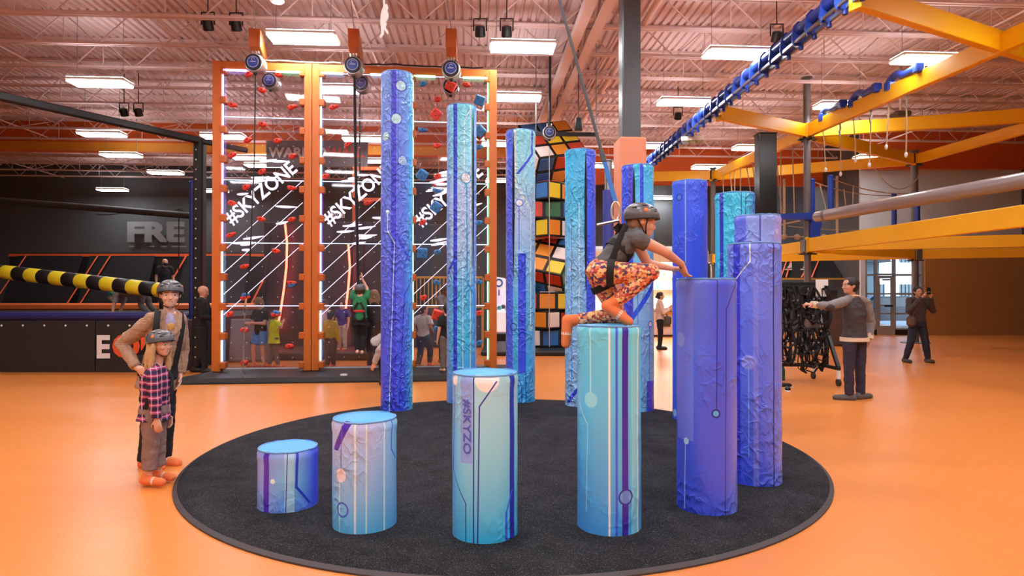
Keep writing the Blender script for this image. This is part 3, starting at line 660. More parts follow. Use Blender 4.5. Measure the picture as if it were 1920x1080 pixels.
# climbing holds
m_red = M('red_hold_resin', (226, 62, 44), .5, var=.1, scale=20, bump=.2); m_blue = M('blue_hold_resin', (52, 122, 188), .5, var=.1, scale=20, bump=.2); m_hole = M('dark_bolt_hole', (60, 14, 12), .6)
def hold_mesh(seed, big):
    rnd = random.Random(seed); m = MB(); ph = rnd.uniform(0, 6); k = []
    n = 14
    outl = [1 + .16 * math.sin(2 * (2 * PI * j / n) + ph) + .08 * rnd.uniform(-1, 1) for j in range(n)]
    sx, sz, dp = (.085, .055, .07) if not big else (.12, .12, .16)
    rings = [(1, 0), (1.0, .35), (.8, .8), (.42, 1.0)]; vs = []
    for f, d in rings:
        for j in range(n):
            a = 2 * PI * j / n; r = outl[j] * f; zc = r * math.sin(a)
            if not big and zc > .45: zc = .45 + (zc - .45) * .4
            vs.append((r * math.cos(a) * sx, -d * dp, zc * sz))
    fs = [[i * n + j, i * n + (j + 1) % n, (i + 1) * n + (j + 1) % n, (i + 1) * n + j] for i in range(3) for j in range(n)] + [[3 * n + j for j in range(n)]]
    m.add(vs, fs); m.ell((0, -dp * 1.0, 0), (.014, .008, .014), mi=1, n=8, k=5); return m
def big_hold(seed):
    rnd = random.Random(seed); m = MB(); m.box((0, -.08, 0), (.19, .16, .19), Matrix.Rotation(rnd.uniform(.1, .5), 3, 'Y') @ Matrix.Rotation(rnd.uniform(-.3, .3), 3, 'X'), bev=.018)
    for q in ((-.04, .03), (.05, .05), (.0, -.05), (.06, -.02)): m.ell((q[0], -.163, q[1]), (.012, .006, .012), mi=1, n=8, k=5)
    return m
HP = {}
def add_hold(px_, py_, col, big=0):
    s_, z = cw(px_, py_, .06); key = (col, big, random.Random(px_ * 7 + py_).randrange(3)); m_ = m_red if col == 'r' else m_blue
    loc = (s_, .06, z); rot = (0, random.Random(px_ + py_).uniform(-.4, .4), 0)
    if key not in HP:
        HP[key] = (big_hold(key[2]) if big else hold_mesh(key[2], 0)).build('climbing_hold', [m_, m_hole], CW, smooth=28)
        HP[key].location = loc; HP[key].rotation_euler = rot
    else: inst(HP[key], CW, loc, rot)
for p in ((466, 138), (522, 139), (491, 168), (435, 196), (547, 200), (492, 232), (464, 262), (520, 263), (435, 290), (548, 292), (491, 321), (461, 350), (547, 352), (435, 380), (490, 410), (547, 411), (433, 440), (518, 470), (459, 499), (547, 530), (460, 558), (431, 588), (517, 590), (459, 618), (544, 648), (459, 679)): add_hold(*p, 'r')
for p in ((461, 553), (548, 534), (519, 586)): add_hold(*p, 'b')
for p in ((625, 200), (610, 330), (652, 270), (690, 380)): add_hold(*p, 'r')
for x, y, c, bg_ in ((793, 156, 'b', 0), (875, 158, 'r', 0), (820, 185, 'r', 0), (899, 190, 'b', 1), (818, 216, 'r', 1), (792, 243, 'b', 0), (820, 272, 'r', 0), (900, 247, 'b', 1), (898, 275, 'b', 0), (792, 329, 'b', 1), (820, 330, 'r', 0), (819, 357, 'b', 0), (818, 389, 'b', 1), (792, 416, 'r', 0), (792, 475, 'b', 1), (820, 472, 'b', 0), (819, 529, 'b', 0), (794, 557, 'r', 0), (820, 590, 'r', 1), (819, 615, 'b', 0), (898, 528, 'b', 0), (898, 586, 'r', 0), (898, 642, 'b', 0), (845, 163, 'r', 1), (898, 417, 'b', 0)): add_hold(x, y, c, bg_)

# auto belay devices on their arms
m_drum = M('silver_drum_casing', (196, 192, 190), .3, .7, var=.08); m_dblue = M('blue_drum_face', (44, 74, 168), .4, var=.1); m_dring = M('black_drum_ring', (24, 26, 34), .5); m_dwhite = M('pale_print', (200, 208, 232), .5)
RXf = Matrix.Rotation(PI / 2, 3, 'X')
def belay(px_, py_, y, r, label, arm=None, lit=0):
    p = at(px_, py_, y); k = thing('auto_belay', label, 'auto belay', p, group='round auto belay devices')
    MB().lathe([(r * .5, -.16), (r * .92, -.15), (r, -.1), (r, .05), (r * .93, .09), (r * .5, .1)], (0, 0, 0), 28, R=RXf).build('drum_casing', m_drum, k, smooth=35)
    MB().lathe([(r * .6, -.0), (r * .86, .0), (r * .84, .03), (r * .62, .03)], (0, -.09, 0), 28, R=RXf).build('rubber_ring', m_dring, k, smooth=35)
    MB().lathe([(.002, .0), (r * .66, .0), (r * .64, .03), (.002, .034)], (0, -.09, 0), 28, R=RXf).build('face_disc', m_dblue, k, smooth=35)
    MB().lathe([(r * .55, 0), (r * .6, 0), (r * .6, .004), (r * .55, .004)], (0, -.122, 0), 28, R=RXf, caps=False).build('printed_circle', m_dwhite, k)
    e = MB().box((0, -.127, r * .02), (r * .62, .004, r * .07)); e.build('printed_line', m_dwhite, k)
    e = MB()
    pts = [(r * .16 * math.cos(a), -.127, r * .28 + r * .13 * math.sin(a)) for a in [q * PI / 8 for q in range(13)]]
    e.tube(pts, r * .03, 5).build('printed_loop', m_dwhite, k)
    for sx in (-.3, .0, .3): MB().box((sx * r, 0, r * 1.08), (.03, .05, .11), bev=.008).build('mounting_lug', m_drum, k)
    MB().box((0, -.02, -r * 1.02), (.06, .06, .06), bev=.01).build('webbing_nozzle', m_dring, k)
    pts = [(r * .3 + r * .5 * q / 6, -.02, r * (1.02 - .5 * (q / 6) ** 2)) for q in range(7)]
    MB().tube(pts, .014, 6).build('carry_handle', m_dring, k, smooth=60)
    return k
AY = 11.55
for i_, (px_, py_, pb, lab) in enumerate(((478, 119, (507, 153), 'first lane'), (663, 124, (678, 158), 'second lane'), (846, 131, (845, 163), 'third lane'))):
    belay(px_, py_, AY, .17, 'round silver and blue auto belay hanging before the %s of the climbing frame' % lab)
    q = at(px_, 100, AY); s_, _z = cw(px_, 110)
    bt = CW0 + CWE * s_; A = thing('belay_cantilever', 'orange cantilever arm over the %s, carrying a round device' % lab, 'bracket', (bt.x, bt.y, 5.9), kind='thing', group='orange cantilever arms')
    MB().bar(bt + Vector((0, .3, 6.2)), Vector((q.x, AY - .05, 6.2)), .2, .34, bev=.01).build('arm_box', m_frame, A, 'p')
    MB().bar(bt + Vector((0, .3, 5.98)), bt + Vector((0, .3, 6.4)), .12, .12).build('arm_post', m_frame, A, 'p')
    MB().tube([Vector((q.x, AY, 6.36)), Vector((q.x - .1, AY + .1, DECK_Z - .75))], .008, 5).build('guy_wire', m_steel, A, 'p')
    belay(pb[0], pb[1], 12.75, .165, 'round auto belay behind the clear sheet of the %s' % lab)
# cables and straps
def cable(name, label, cat, pts, r, mat, n=6): 
    o = MB().tube(pts, r, n).build(name, mat, None, pts[-1], smooth=60); return tag(o, label, cat)
cable('belay_cable', 'thin dark cable hanging down the first climbing lane', 'cable', [at(478, 138, AY), at(476, 300, AY + .05), at(468, 500, AY + .1), at(462, 558, AY + .1)], .012, m_black)
cable('belay_strap', 'thick black strap down to the hanging climber in green', 'strap', [at(664, 143, AY), at(666, 300, 11.9), at(672, 545, 12.02)], .028, m_black)
cable('belay_strap', 'second black strap behind the thick one, second lane', 'strap', [at(674, 175, 12.6), at(674, 330, 12.6), at(676, 545, 12.6)], .02, m_black)
ch = thing('ground_chain', 'steel chain with carabiner anchoring the belay line to the black mat', 'chain', at(456, 712, 11.42))
p0, p1 = at(459, 590, 11.6), at(456, 711, 11.45)
cb = MB(); pts = [p0 + Vector((.035 * math.sin(a), 0, .07 * math.cos(a) + .07)) for a in [2 * PI * q / 16 for q in range(17)]]
cb.tube(pts, .009, 6).build('carabiner', m_steel, ch, 'p', smooth=60)
cb = MB(); cb.tube([p0 + Vector((0, 0, .14)), at(462, 560, 11.62)], .02, 6).build('rope_end', M('tan_rope', (180, 150, 110), .8), ch, 'p')
N_ = 30; lk = None
for q in range(N_):
    c = p0.lerp(p1, q / (N_ - 1))
    if lk is None:
        lk = MB().tube([(.014 * math.sin(2 * PI * j / 10), 0, .026 * math.cos(2 * PI * j / 10)) for j in range(11)], .0055, 5).build('chain_link', m_steel, ch, smooth=60); lk.location = c - ch.location
    else: inst(lk, ch, c - ch.location, (0, 0, PI / 2 * (q % 2)))
MB().box(p1 + Vector((0, 0, -.004)), (.28, .1, .02), bev=.008).build('anchor_plate', m_black, ch, 'p')
tag(MB().prism([(-.06, 0), (.0, .05), (.05, .03), (.07, -.01), (.02, -.05), (-.05, -.03)], .03, Matrix.Translation(at(644, 704, 11.55) + Vector((0, 0, .012))) @ Matrix.Rotation(PI / 2, 4, 'X')).build('floor_tag', m_white, None, at(644, 704, 11.55)), 'small white star shaped marker lying on the black mat', 'marker')
# wires along the top of the frame
for k, (x0, x1, col, nm) in enumerate(((478, 640, m_white, 'pale'), (650, 905, m_black, 'black'))):
    pts = []
    for q in range(15):
        x = x0 + (x1 - x0) * q / 14; s_, _ = cw(x, 110, .12); p = CW0 + CWE * s_ + CWN * .02; pts.append(p + Vector((0, 0, 6.03 + .05 * abs(noise.noise(Vector((q * .9, k * 5, 0)))))))
    tag(MB().tube(pts, .014, 6).build('top_wire', col, None, pts[0], smooth=60), '%s power cable lying along the top of the climbing frame' % nm, 'cable')
# ------------------------------------------------------------------ colour cube tower
FC = [M('cube_' + n, c, .35, var=.04, scale=3) for n, c in (('yellow', (244, 214, 50)), ('orange', (240, 150, 48)), ('blue', (48, 118, 190)), ('green', (46, 110, 66)), ('white', (246, 232, 226)), ('red', (206, 70, 48)))]
TP = at(1030, 660, 17.3); TWR = thing('cube_tower', 'climbing tower of stacked black cubes with coloured square facets', 'climbing tower', (TP.x, TP.y + .8, 0))
tag(MB().box((TP.x, TP.y + .6, .06), (3.6, 3.4, .12), bev=.03).build('tower_mat', m_black, None, (TP.x, TP.y + .6, 0)), 'black mat under the coloured cube tower', 'mat')
S = 1.5; L3 = S / 3
facet = [None] * 6
def cube(zc, R, twists, seed):
    rnd = random.Random(seed)
    for k in range(3):
        ly = MB().box((0, 0, 0), (S, S, L3 - .012), bev=.02).build('cube_layer', m_black, TWR)
        Rk = R.to_4x4() @ Matrix.Translation((0, 0, (k - 1) * L3)) @ Matrix.Rotation(twists[k], 4, 'Z')
        ly.matrix_local = Matrix.Translation((0, 0, zc)) @ Rk
        def put(loc, rot, ci):
            if facet[ci] is None:
                facet[ci] = MB().box((0, 0, 0), (L3 - .085, .03, L3 - .1), bev=.012).build('facet', FC[ci], ly); f = facet[ci]; f.location = loc; f.rotation_euler = rot
            else: inst(facet[ci], ly, loc, rot)
        for fc in range(4):
            a = fc * PI / 2
            for c in range(3):
                q = Matrix.Rotation(a, 3, 'Z') @ Vector(((c - 1) * L3, -S / 2, 0)); put(q, (0, 0, a), (TWC.get((seed, k, fc, c)) if (seed, k, fc, c) in TWC else rnd.randrange(6)))
        if k == 2:
            for ax in range(3):
                for ay in range(3): put(((ax - 1) * L3, (ay - 1) * L3, L3 / 2), (PI / 2, 0, 0), (TWC.get((seed, 9, ax, ay)) if (seed, 9, ax, ay) in TWC else rnd.randrange(6)))
        if k == 0:
            for ax in range(3):
                for ay in range(3): put(((ax - 1) * L3, (ay - 1) * L3, -L3 / 2), (PI / 2, 0, 0), rnd.randrange(6))
Y_, O_, B_, G_, W_, R_ = range(6)
TWC = {(1, 2, 0, 1): O_, (1, 2, 0, 2): Y_, (1, 2, 0, 0): R_, (1, 1, 0, 0): W_, (1, 1, 0, 1): R_, (1, 1, 3, 2): O_, (1, 1, 3, 1): B_, (1, 0, 0, 0): W_, (1, 0, 0, 1): B_, (1, 0, 0, 2): G_,
       (3, 2, 0, 0): Y_, (3, 2, 0, 1): O_, (3, 2, 0, 2): G_, (3, 2, 3, 2): B_, (3, 2, 3, 1): W_, (3, 1, 0, 1): G_, (3, 1, 0, 2): B_, (3, 1, 0, 0): R_, (3, 0, 0, 0): O_, (3, 0, 0, 1): W_, (3, 0, 0, 2): B_, (3, 0, 3, 2): Y_, (3, 0, 3, 1): B_,
       (2, 9, 0, 0): B_, (2, 9, 1, 0): O_, (2, 9, 2, 0): Y_, (2, 9, 0, 1): Y_, (2, 9, 1, 1): O_, (2, 9, 2, 1): W_, (2, 9, 1, 2): R_, (2, 2, 0, 0): B_, (2, 2, 0, 1): R_, (2, 2, 0, 2): R_, (2, 1, 0, 1): B_, (2, 2, 3, 2): O_, (4, 9, 0, 0): W_, (4, 9, 1, 0): O_, (4, 9, 2, 0): R_, (4, 9, 0, 1): R_, (4, 9, 1, 1): Y_, (4, 9, 1, 2): B_, (4, 9, 2, 1): Y_, (4, 9, 0, 2): B_, (4, 2, 0, 0): B_, (4, 2, 0, 1): R_, (4, 2, 3, 2): W_, (4, 2, 3, 1): B_}
RzM = lambda a: Matrix.Rotation(math.radians(a), 3, 'Z'); RxM = lambda a: Matrix.Rotation(math.radians(a), 3, 'X'); RyM = lambda a: Matrix.Rotation(math.radians(a), 3, 'Y')
D_ = math.radians
cube(.12 + S / 2, RzM(0), (D_(3), D_(41), D_(-4)), 1)
cube(2.3, RyM(-14) @ RxM(50) @ RzM(-33), (0, 0, 0), 2)
cube(3.86, RzM(0), (D_(43), D_(8), D_(43)), 3)
cube(5.36, RyM(14) @ RxM(48) @ RzM(33), (0, 0, 0), 4)
cb = belay(1030, 249, 15.6, .165, 'round blue faced auto belay hanging high before the cube tower')
tag(MB().tube([at(1030, 240, 15.6), at(1031, 215, 15.6), Vector((.93, 15.6, 7.79))], .03, 6).build('tower_belay_strap', m_black, None, at(1030, 236, 15.6)), 'short black strap holding the auto belay above the cube tower', 'strap')
tag(MB().tube([at(1030, 275, 15.6), at(1030, 560, 15.7), at(1030, 650, 16.0)], .012, 5).build('tower_rope', M('pale_rope', (190, 180, 170), .7), None, at(1030, 650, 16.0)), 'thin pale rope running down the face of the cube tower', 'rope')
sb_ = thing('support_bar', 'black bar reaching across beside the tower auto belay', 'bar', at(1045, 250, 15.8)); MB().bar(at(1000, 250, 15.8), at(1122, 252, 15.8), .08, .09).build('bar_tube', m_blackmetal, sb_, 'p')
for q in (1005, 1118): MB().tube([at(q, 250, 15.8), Vector((at(q, 250, 15.8).x, 15.8, 7.79))], .012, 5).build('hanger_rod', m_steel, sb_, 'p')

# ------------------------------------------------------------------ ropes course
m_amber = M('amber_beam_paint', (255, 190, 10), .4, var=.05, scale=3)
m_cblue = M('royal_blue_paint', (36, 66, 168), .35, var=.1, scale=5)
m_rope = M('tan_net_rope', (186, 160, 128), .8, var=.15, scale=30)
P1, P2, P3 = Vector((7.85, 17.0, 0)), Vector((12.85, 20.4, 0)), Vector((7.3, 23.2, 0))
Q0, Q1 = Vector((4.96, 9.3, 0)), Vector((4.88, 15.2, 0)); Q2 = Vector((4.5, 23.4, 0))
def cpole(p, r, ztop, label):
    o = thing('course_pole', label, 'pole', p, group='grey ropes course poles')
    MB().tube([(0, 0, .02), (0, 0, ztop)], r, 20).build('pole_shaft', m_grey, o, smooth=40)
    MB().lathe([(.01, 0), (.42, 0), (.42, .03), (.01, .035)], (0, 0, 0), 24).build('base_flange', m_grey, o, smooth=30)
    MB().lathe([(.01, 0), (r * 1.6, 0), (r * 1.6, .03), (.01, .03)], (0, 0, ztop), 20).build('top_flange', m_grey, o, smooth=30)
    for z in (2.83, 5.87):
        MB().box((0, 0, z), (r * 3.1, r * 3.1, .34), bev=.02).build('joint_box', m_blackmetal if z > 4 else m_grey, o)
        for q in range(4): MB().box((math.cos(q * PI / 2) * r * 1.9, math.sin(q * PI / 2) * r * 1.9, z - .2), (.12, .12, .03)).build('joint_plate', m_blackmetal, o)
    return o
cpole(P1, .09, 7.3, 'tall grey ropes course pole beside the harness rack')
cpole(P2, .1, 6.1, 'grey ropes course pole in front of the glazed entrance')
cpole(P3, .09, 6.1, 'far grey ropes course pole behind the royal blue pillar')
def beam(a, b, z, label, h=.3, w=.14, off=.1):
    a, b = Vector((a[0], a[1], z)), Vector((b[0], b[1], z)); d = (b - a).normalized()
    o = thing('course_beam', label, 'beam', a, kind='thing', group='amber ropes course beams')
    MB().bar(a + d * off, b - d * off, w, h, bev=.01).build('beam_box', m_amber, o, 'p')
    for e in (a + d * off, b - d * off): MB().bar(e - d * .04, e + d * .04, w * 1.5, h * 1.15, bev=.01).build('end_plate', m_amber, o, 'p')
    return o
N1 = Vector((8.7, 7.0, 0)); E1 = Vector((13.4, 15.2, 0)); R0 = Vector((13.4, 13.6, 0))
beam(P1, Q1, 5.9, 'amber beam from the tall grey pole to the blue overhead rail', .34)
beam(Q0, R0, 5.95, 'near amber beam crossing the top corner beside the blue rail', .36)
bh = beam(P1, Vector((8.6, 9.5)), 5.9, 'amber upper beam carrying the blue handle arms', .34)
beam(P1, E1, 5.9, 'amber upper beam running sideways from the tall grey pole', .34)
beam(P1, P2, 5.85, 'amber diagonal upper beam between the two grey poles', .34)
beam(P1, P3, 5.85, 'amber upper beam running back behind the black box column', .3)
beam(P3, P2, 5.85, 'far amber upper beam before the orange bulkhead', .34)
beam(P3, Q2, 5.85, 'short amber beam under the far end of the blue rail', .34)
beam(P2, E1, 5.85, 'amber upper beam outward from the entrance pole', .3)
beam(P1, N1, 2.86, 'amber low walkway beam coming forward from the tall grey pole', .36)
beam(P1, E1, 2.86, 'amber low walkway beam sideways from the tall grey pole', .3)
beam(P1, P2, 2.83, 'amber low diagonal walkway beam to the entrance pole', .3)
beam(P3, P2, 2.83, 'far amber low beam above the black sloped panel', .3)
beam(P1, P3, 2.83, 'amber low beam going back behind the violet pillars', .3)
beam(P2, Vector((16.5, 19.2)), 2.83, 'amber low beam outward from the entrance pole', .3)
# blue overhead rail with its ribs
RA, RBk = Vector((5.02, 7.6, 6.12)), Vector((4.5, 23.0, 6.0)); rd = (RBk - RA).normalized()
rail = thing('overhead_rail', 'long blue overhead rail with rows of blue hanger plates', 'rail', RA)
MB().tube([RA, RBk], .09, 14).build('rail_tube', m_cblue, rail, 'p', smooth=40)
MB().bar(RA + Vector((.06, 0, -.22)), RBk + Vector((.06, 0, -.22)), .05, .06).build('trolley_track', m_steel, rail, 'p')
MB().bar(RA + Vector((-.08, 0, -.22)), RBk + Vector((-.08, 0, -.22)), .04, .05).build('trolley_track', m_steel, rail, 'p')
n_ = 34; hp = None; hb_ = None
for q in range(n_):
    c = RA.lerp(RBk, (q + .3) / n_)
    if hp is None:
        pl_ = [(-.03, .14), (.1, .14), (.13, .05), (.11, -.2), (.05, -.27), (-.1, -.27), (-.13, -.18), (-.1, .06)]
        hp = MB().prism(pl_, .03).build('hanger_plate', m_cblue, rail); hp.location = c - RA
        hb_ = MB().lathe([(.002, -.03), (.04, -.03), (.04, .03), (.002, .03)], (0, 0, 0), 10).build('hanger_bolt', m_cblue, rail, smooth=40); hb_.location = c - RA + Vector((.03, 0, -.31))
    else: inst(hp, rail, c - RA); inst(hb_, rail, c - RA + Vector((.03, 0, -.31)))
tro = thing('zip_trolley', 'silver pulley trolley hanging from the blue overhead rail', 'trolley', at(1298, 262, 17.0))
for q, (dx, dz) in enumerate(((0, 0), (.2, .02), (-.18, -.02))): MB().lathe([(.02, -.03), (.11, -.03), (.08, 0), (.11, .03), (.02, .03)], tro.location + Vector((dx, 0, dz)), 16, R=Matrix.Rotation(PI / 2, 3, 'X')).build('pulley_wheel', m_steel, tro, 'p', smooth=40)
MB().bar(tro.location + Vector((-.3, -.05, .02)), tro.location + Vector((.3, -.05, .05)), .03, .12, bev=.01).build('side_plate', m_white, tro, 'p')
MB().bar(tro.location + Vector((.0, 0, .0)), tro.location + Vector((.0, 0, .42)), .03, .05).build('hanger', m_steel, tro, 'p')
# blue handle arms on the beam, with hanging lines
ha = None
for q, (f, lab) in enumerate(((.227, 'farthest out'), (.389, 'middle one'), (.556, 'highest one'))):
    c = P1.lerp(Vector((8.6, 9.5, 0)), f) + Vector((-.1, 0, 6.12))
    r = thing('handle_arm', 'blue curved handle arm bolted on the amber beam, ' + lab.replace('farthest out', 'lowest in view'), 'handle', c, group='blue handle arms')
    if ha is None:
        pts = [(.0, 1.0 - .083 * k, .02 + .1 * math.sin(PI * min(1, k / 6))) for k in range(13)]
        a = MB().tube(pts, .08, 10).build('curved_arm', m_cblue, r, smooth=60)
        b = MB().box((0, .97, -.06), (.18, .2, .22), bev=.03).build('arm_socket', m_cblue, r); c_ = MB().box((0, 0, .0), (.18, .14, .2), bev=.02).build('arm_foot', m_cblue, r)
        ha = (a, b, c_)
    else:
        for o in ha: inst(o, r)
def hang(px_, y0, y1, px1, y, label):
    a, b = at(px_, y0, y), at(px1, y1, y); a.z = 6.04 if 'below' in label else 5.73; o = thing('hanging_line', label, 'line', b, group='hanging ropes course lines')
    MB().tube([a, a.lerp(b, .5) + Vector((.01, 0, 0)), b], .016, 6).build('line_cord', m_rope, o, 'p', smooth=60)
    MB().tube([a + Vector((0, 0, .02)), a + Vector((.02, 0, -.14)), a + Vector((-.02, 0, -.2)), a + Vector((0, 0, -.3))], .025, 6).build('shackle', m_steel, o, 'p', smooth=60)
    MB().ell(b, (.035, .035, .06), n=10, k=6).build('end_toggle', m_white, o, 'p', smooth=60)
for x0, y0, y1, x1, d, lab in ((1542, 232, 318, 1549, 16.3, 'below the lowest blue handle arm'), (1576, 240, 326, 1577, 15.57, 'just past the lowest blue handle arm'), (1600, 206, 300, 1605, 15.08, 'below the middle blue handle arm'), (1634, 215, 309, 1631, 14.43, 'between the middle and highest handle arms'), (1669, 170, 275, 1663, 13.83, 'below the highest blue handle arm'), (1701, 186, 290, 1700, 13.31, 'past the highest blue handle arm')):
    hang(x0, y0, y1, x1, d, 'pale hanging line with toggle ' + lab)
# suspended grey log
g0, g1 = at(1535, 406, 16.2), Vector((8.9, 10.2, 3.52))
lg = thing('foam_log', 'long grey padded log slung over the low amber beam', 'log', g0)
MB().cap(g0, g1, .145, .145, 24).build('log_body', M('glossy_grey_vinyl', (150, 138, 138), .22, var=.06, scale=2), lg, 'p', smooth=60)
for f in (.05, .95): MB().tube([g0.lerp(g1, f) - (g1 - g0).normalized() * .03, g0.lerp(g1, f) + (g1 - g0).normalized() * .03], .152, 24).build('end_band', m_grey, lg, 'p', smooth=40)
# blue brackets and posts at the tall pole
bk = thing('pole_bracket', 'blue bracket platform clamped on the tall grey pole', 'bracket', (P1.x, P1.y, 3.4))
MB().prism([(-.95, .05), (.75, .12), (.75, .02), (.28, -.05), (.22, -.62), (.0, -.62), (.02, -.1), (-.95, -.08)], .2, Matrix.Translation((P1.x, P1.y - .12, 3.62))).build('bracket_plate', m_cblue, bk, 'p')
MB().tube([(P1.x - .98, P1.y - .15, 3.58), (P1.x - .98, P1.y + .12, 3.58)], .11, 14).build('end_roller', m_black, bk, 'p', smooth=40)
for k, (px_, y0, y1, d, lab) in enumerate(((1523, 338, 412, 17.2, 'beside the tall grey pole'), (1558, 331, 412, 17.6, 'rising behind the grey padded log'), (1677, 365, 432, 20, 'before the pale wall, short'), (1721, 362, 425, 20.2, 'against the entrance pole'))):
    a, b = at(px_, y0, d), at(px_, y1, d)
    o = thing('blue_post', 'upright blue post ' + lab, 'post', b, group='blue rope posts'); MB().tube([b, a], .075, 14).build('post_tube', m_cblue, o, 'p', smooth=40); MB().ell(a, (.085, .085, .06), n=14, k=6).build('post_cap', m_cblue, o, 'p', smooth=60)
def line3(label, pts, r=.014, mat=None): 
    pts = [Vector(p) for p in pts]; return tag(MB().tube(pts, r, 6).build('course_rope', mat or m_rope, None, pts[0], smooth=60), label, 'rope', 'ropes course ropes')
def sag(a, b, s, n=10): return [a.lerp(b, q / n) + Vector((0, 0, -4 * s * (q / n) * (1 - q / n))) for q in range(n + 1)]
line3('upper hand rope between the blue posts before the pale wall', sag(at(1526, 341, 17.2), at(1675, 366, 20), .12))
line3('second hand rope from the taller blue post to the entrance pole', sag(at(1560, 334, 17.6), at(1714, 362, 20.2), .15))
line3('deep sagging rope before the pale wall', sag(at(1640, 312, 19), at(1730, 322, 19.5), .6))
line3('rope strung low behind the grey padded log', sag(at(1478, 424, 18), at(1678, 428, 20), .08))
def drop(k, x0, y0, x1, y1, d):
    if k < 3: return [at(x0, y0, d), at(x1, y1, d)]
    d = 9.358 / ((x0 - 960) / FOC + .0887); a = at(x0, y0, d); a.z = 5.72; return [a, at(x1, y1, d)]
for k, (x0, y0, x1, y1, d) in enumerate(((1538, 346, 1551, 399, 17.3), (1583, 354, 1587, 393, 18), (1601, 347, 1599, 392, 18), (1487, 235, 1490, 400, 18.5), (1465, 285, 1464, 410, 18.5), (1455, 365, 1468, 410, 19), (1378, 305, 1378, 360, 21), (1400, 322, 1408, 362, 20.5), (1356, 330, 1357, 362, 22), (1369, 322, 1373, 362, 21.5), (1389, 325, 1389, 358, 21), (1411, 330, 1422, 392, 20))):
    line3(['rope dropper beside the tall grey pole, slanting', 'rope dropper behind the grey log, upright', 'rope dropper near the pale wall edge', 'long rope hanging between black column and grey pole', 'rope beside the black box column', 'short slanting rope by the black column', 'rope left of the turquoise pillar top', 'rope over the turquoise pillar top', 'thin rope by the far grey pole', 'second thin rope by the far grey pole', 'rope straight above the turquoise pillar', 'slanting rope between turquoise pillar and black column'][k], drop(k, x0, y0, x1, y1, d), .018)
net = thing('rope_net', 'tan knotted rope net strung under the blue bracket', 'net', at(1470, 445, 18.2))
MB().tube([at(1462, 444, 18.2), at(1600, 443, 18.2)], .022, 6).build('net_rope', m_rope, net, 'p')
MB().tube([at(1471, 335, 18.2), at(1471, 445, 18.2)], .04, 6).build('net_rope', m_rope, net, 'p')
MB().tube([at(1570, 330, 18.2), at(1570, 443, 18.2)], .04, 6).build('net_rope', m_rope, net, 'p')
MB().tube([at(1462, 422, 18.2), at(1500, 414, 18.2)], .03, 6).build('net_rope', m_rope, net, 'p')
for px_ in (1471, 1495, 1545, 1570): MB().ell(at(px_, 444, 18.2), (.09, .08, .08), n=10, k=6).build('knot', m_rope, net, 'p', smooth=60)
# black box column and blue padded post
bc = thing('box_column', 'tall glossy black box column behind the pale lavender pillar', 'column', (at(1436, 400, 14).x, 14, 0), kind='thing')
MB().box((0, 0, 2.53), (.38, .3, 5.06), bev=.01).build('column_shell', M('glossy_black_panel', (26, 28, 28), .2, var=.2, scale=2), bc)
MB().lathe([(.002, 0), (.06, 0), (.06, .01), (.002, .012)], (0, -.16, 3.12), 18, R=RXf).build('red_sticker', M('dull_red_sticker', (140, 70, 60), .5), bc)
MB().box((0, 0, 5.07), (.4, .32, .02)).build('column_lid', m_blackmetal, bc)
bp = thing('padded_post', 'steel topped post in a blue pad behind the crouching climber', 'post', (at(1141, 400, 15).x, 15, 0))
MB().tube([(0, 0, 3.9), (0, 0, 4.68)], .09, 18).build('steel_pipe', m_steel, bp, smooth=40)
MB().lathe([(.01, 0), (.15, 0), (.15, .03), (.01, .035)], (0, 0, 4.68), 18).build('steel_cap', m_steel, bp, smooth=30)
MB().tube([(0, 0, .0), (0, 0, 4.0)], .135, 20).build('blue_pad', M('blue_pad_vinyl', (62, 74, 170), .4, bump=.2, bscale=8), bp, smooth=40)
# ------------------------------------------------------------------ trampoline side
CY0 = 12.95
m_panel = M('charcoal_court_panel', (40, 38, 40), .6, var=.12, scale=2)
m_bed = M('black_trampoline_bed', (20, 20, 24), .8, var=.2, scale=8)
m_opad = M('orange_vinyl_pad', (236, 120, 62), .45, var=.08, scale=3)
m_oline = M('orange_edge_tape', (240, 104, 52), .5)
court = thing('trampoline_court', 'raised trampoline court with dark lettered front panels and navy pad', 'trampoline', (-11.2, CY0, 0))
for q, xx in enumerate((-16.4, -13.2, -10.0, -7.55)):
    w = 3.16 if q < 3 else 1.7
    MB().box((xx, CY0, .52), (w, .08, 1.04), bev=.01).build('front_panel', m_panel, court, 'p')
MB().box((-6.72, 14.9, .52), (.08, 3.9, 1.04), bev=.01).build('end_panel', m_panel, court, 'p')
MB().box((-12.3, 17.4, 1.0), (11.1, 8.8, .06)).build('trampoline_bed', m_bed, court, 'p')
MB().box((-12.3, CY0 + .16, 1.12), (11.15, .46, .17), bev=.06).build('front_pad', m_navy, court, 'p')
MB().box((-12.3, CY0 + 2.1, 1.08), (11.15, .6, .12), bev=.05).build('cross_pad', m_navy, court, 'p')
MB().box((-12.3, 21.35, 1.14), (11.1, .9, .22), bev=.05).build('rear_pad', m_opad, court, 'p')
for q in range(26): MB().ell((-17.6 + q * .43, CY0 - .045, .94), (.022, .012, .022), n=8, k=5).build('panel_stud', m_white, court, 'p')
T = Matrix.Translation(at(182, 672, CY0 - .06)); lettering('lettering', 'E', .47, m_white, T, court, bold=.04, org='p', width=.27)
T = Matrix.Translation(at(211, 672, CY0 - .06)); lettering('lettering', 'OUT', .5, M('orange_print', (236, 92, 46), .5), T, court, bold=.04, org='p', width=1.48)
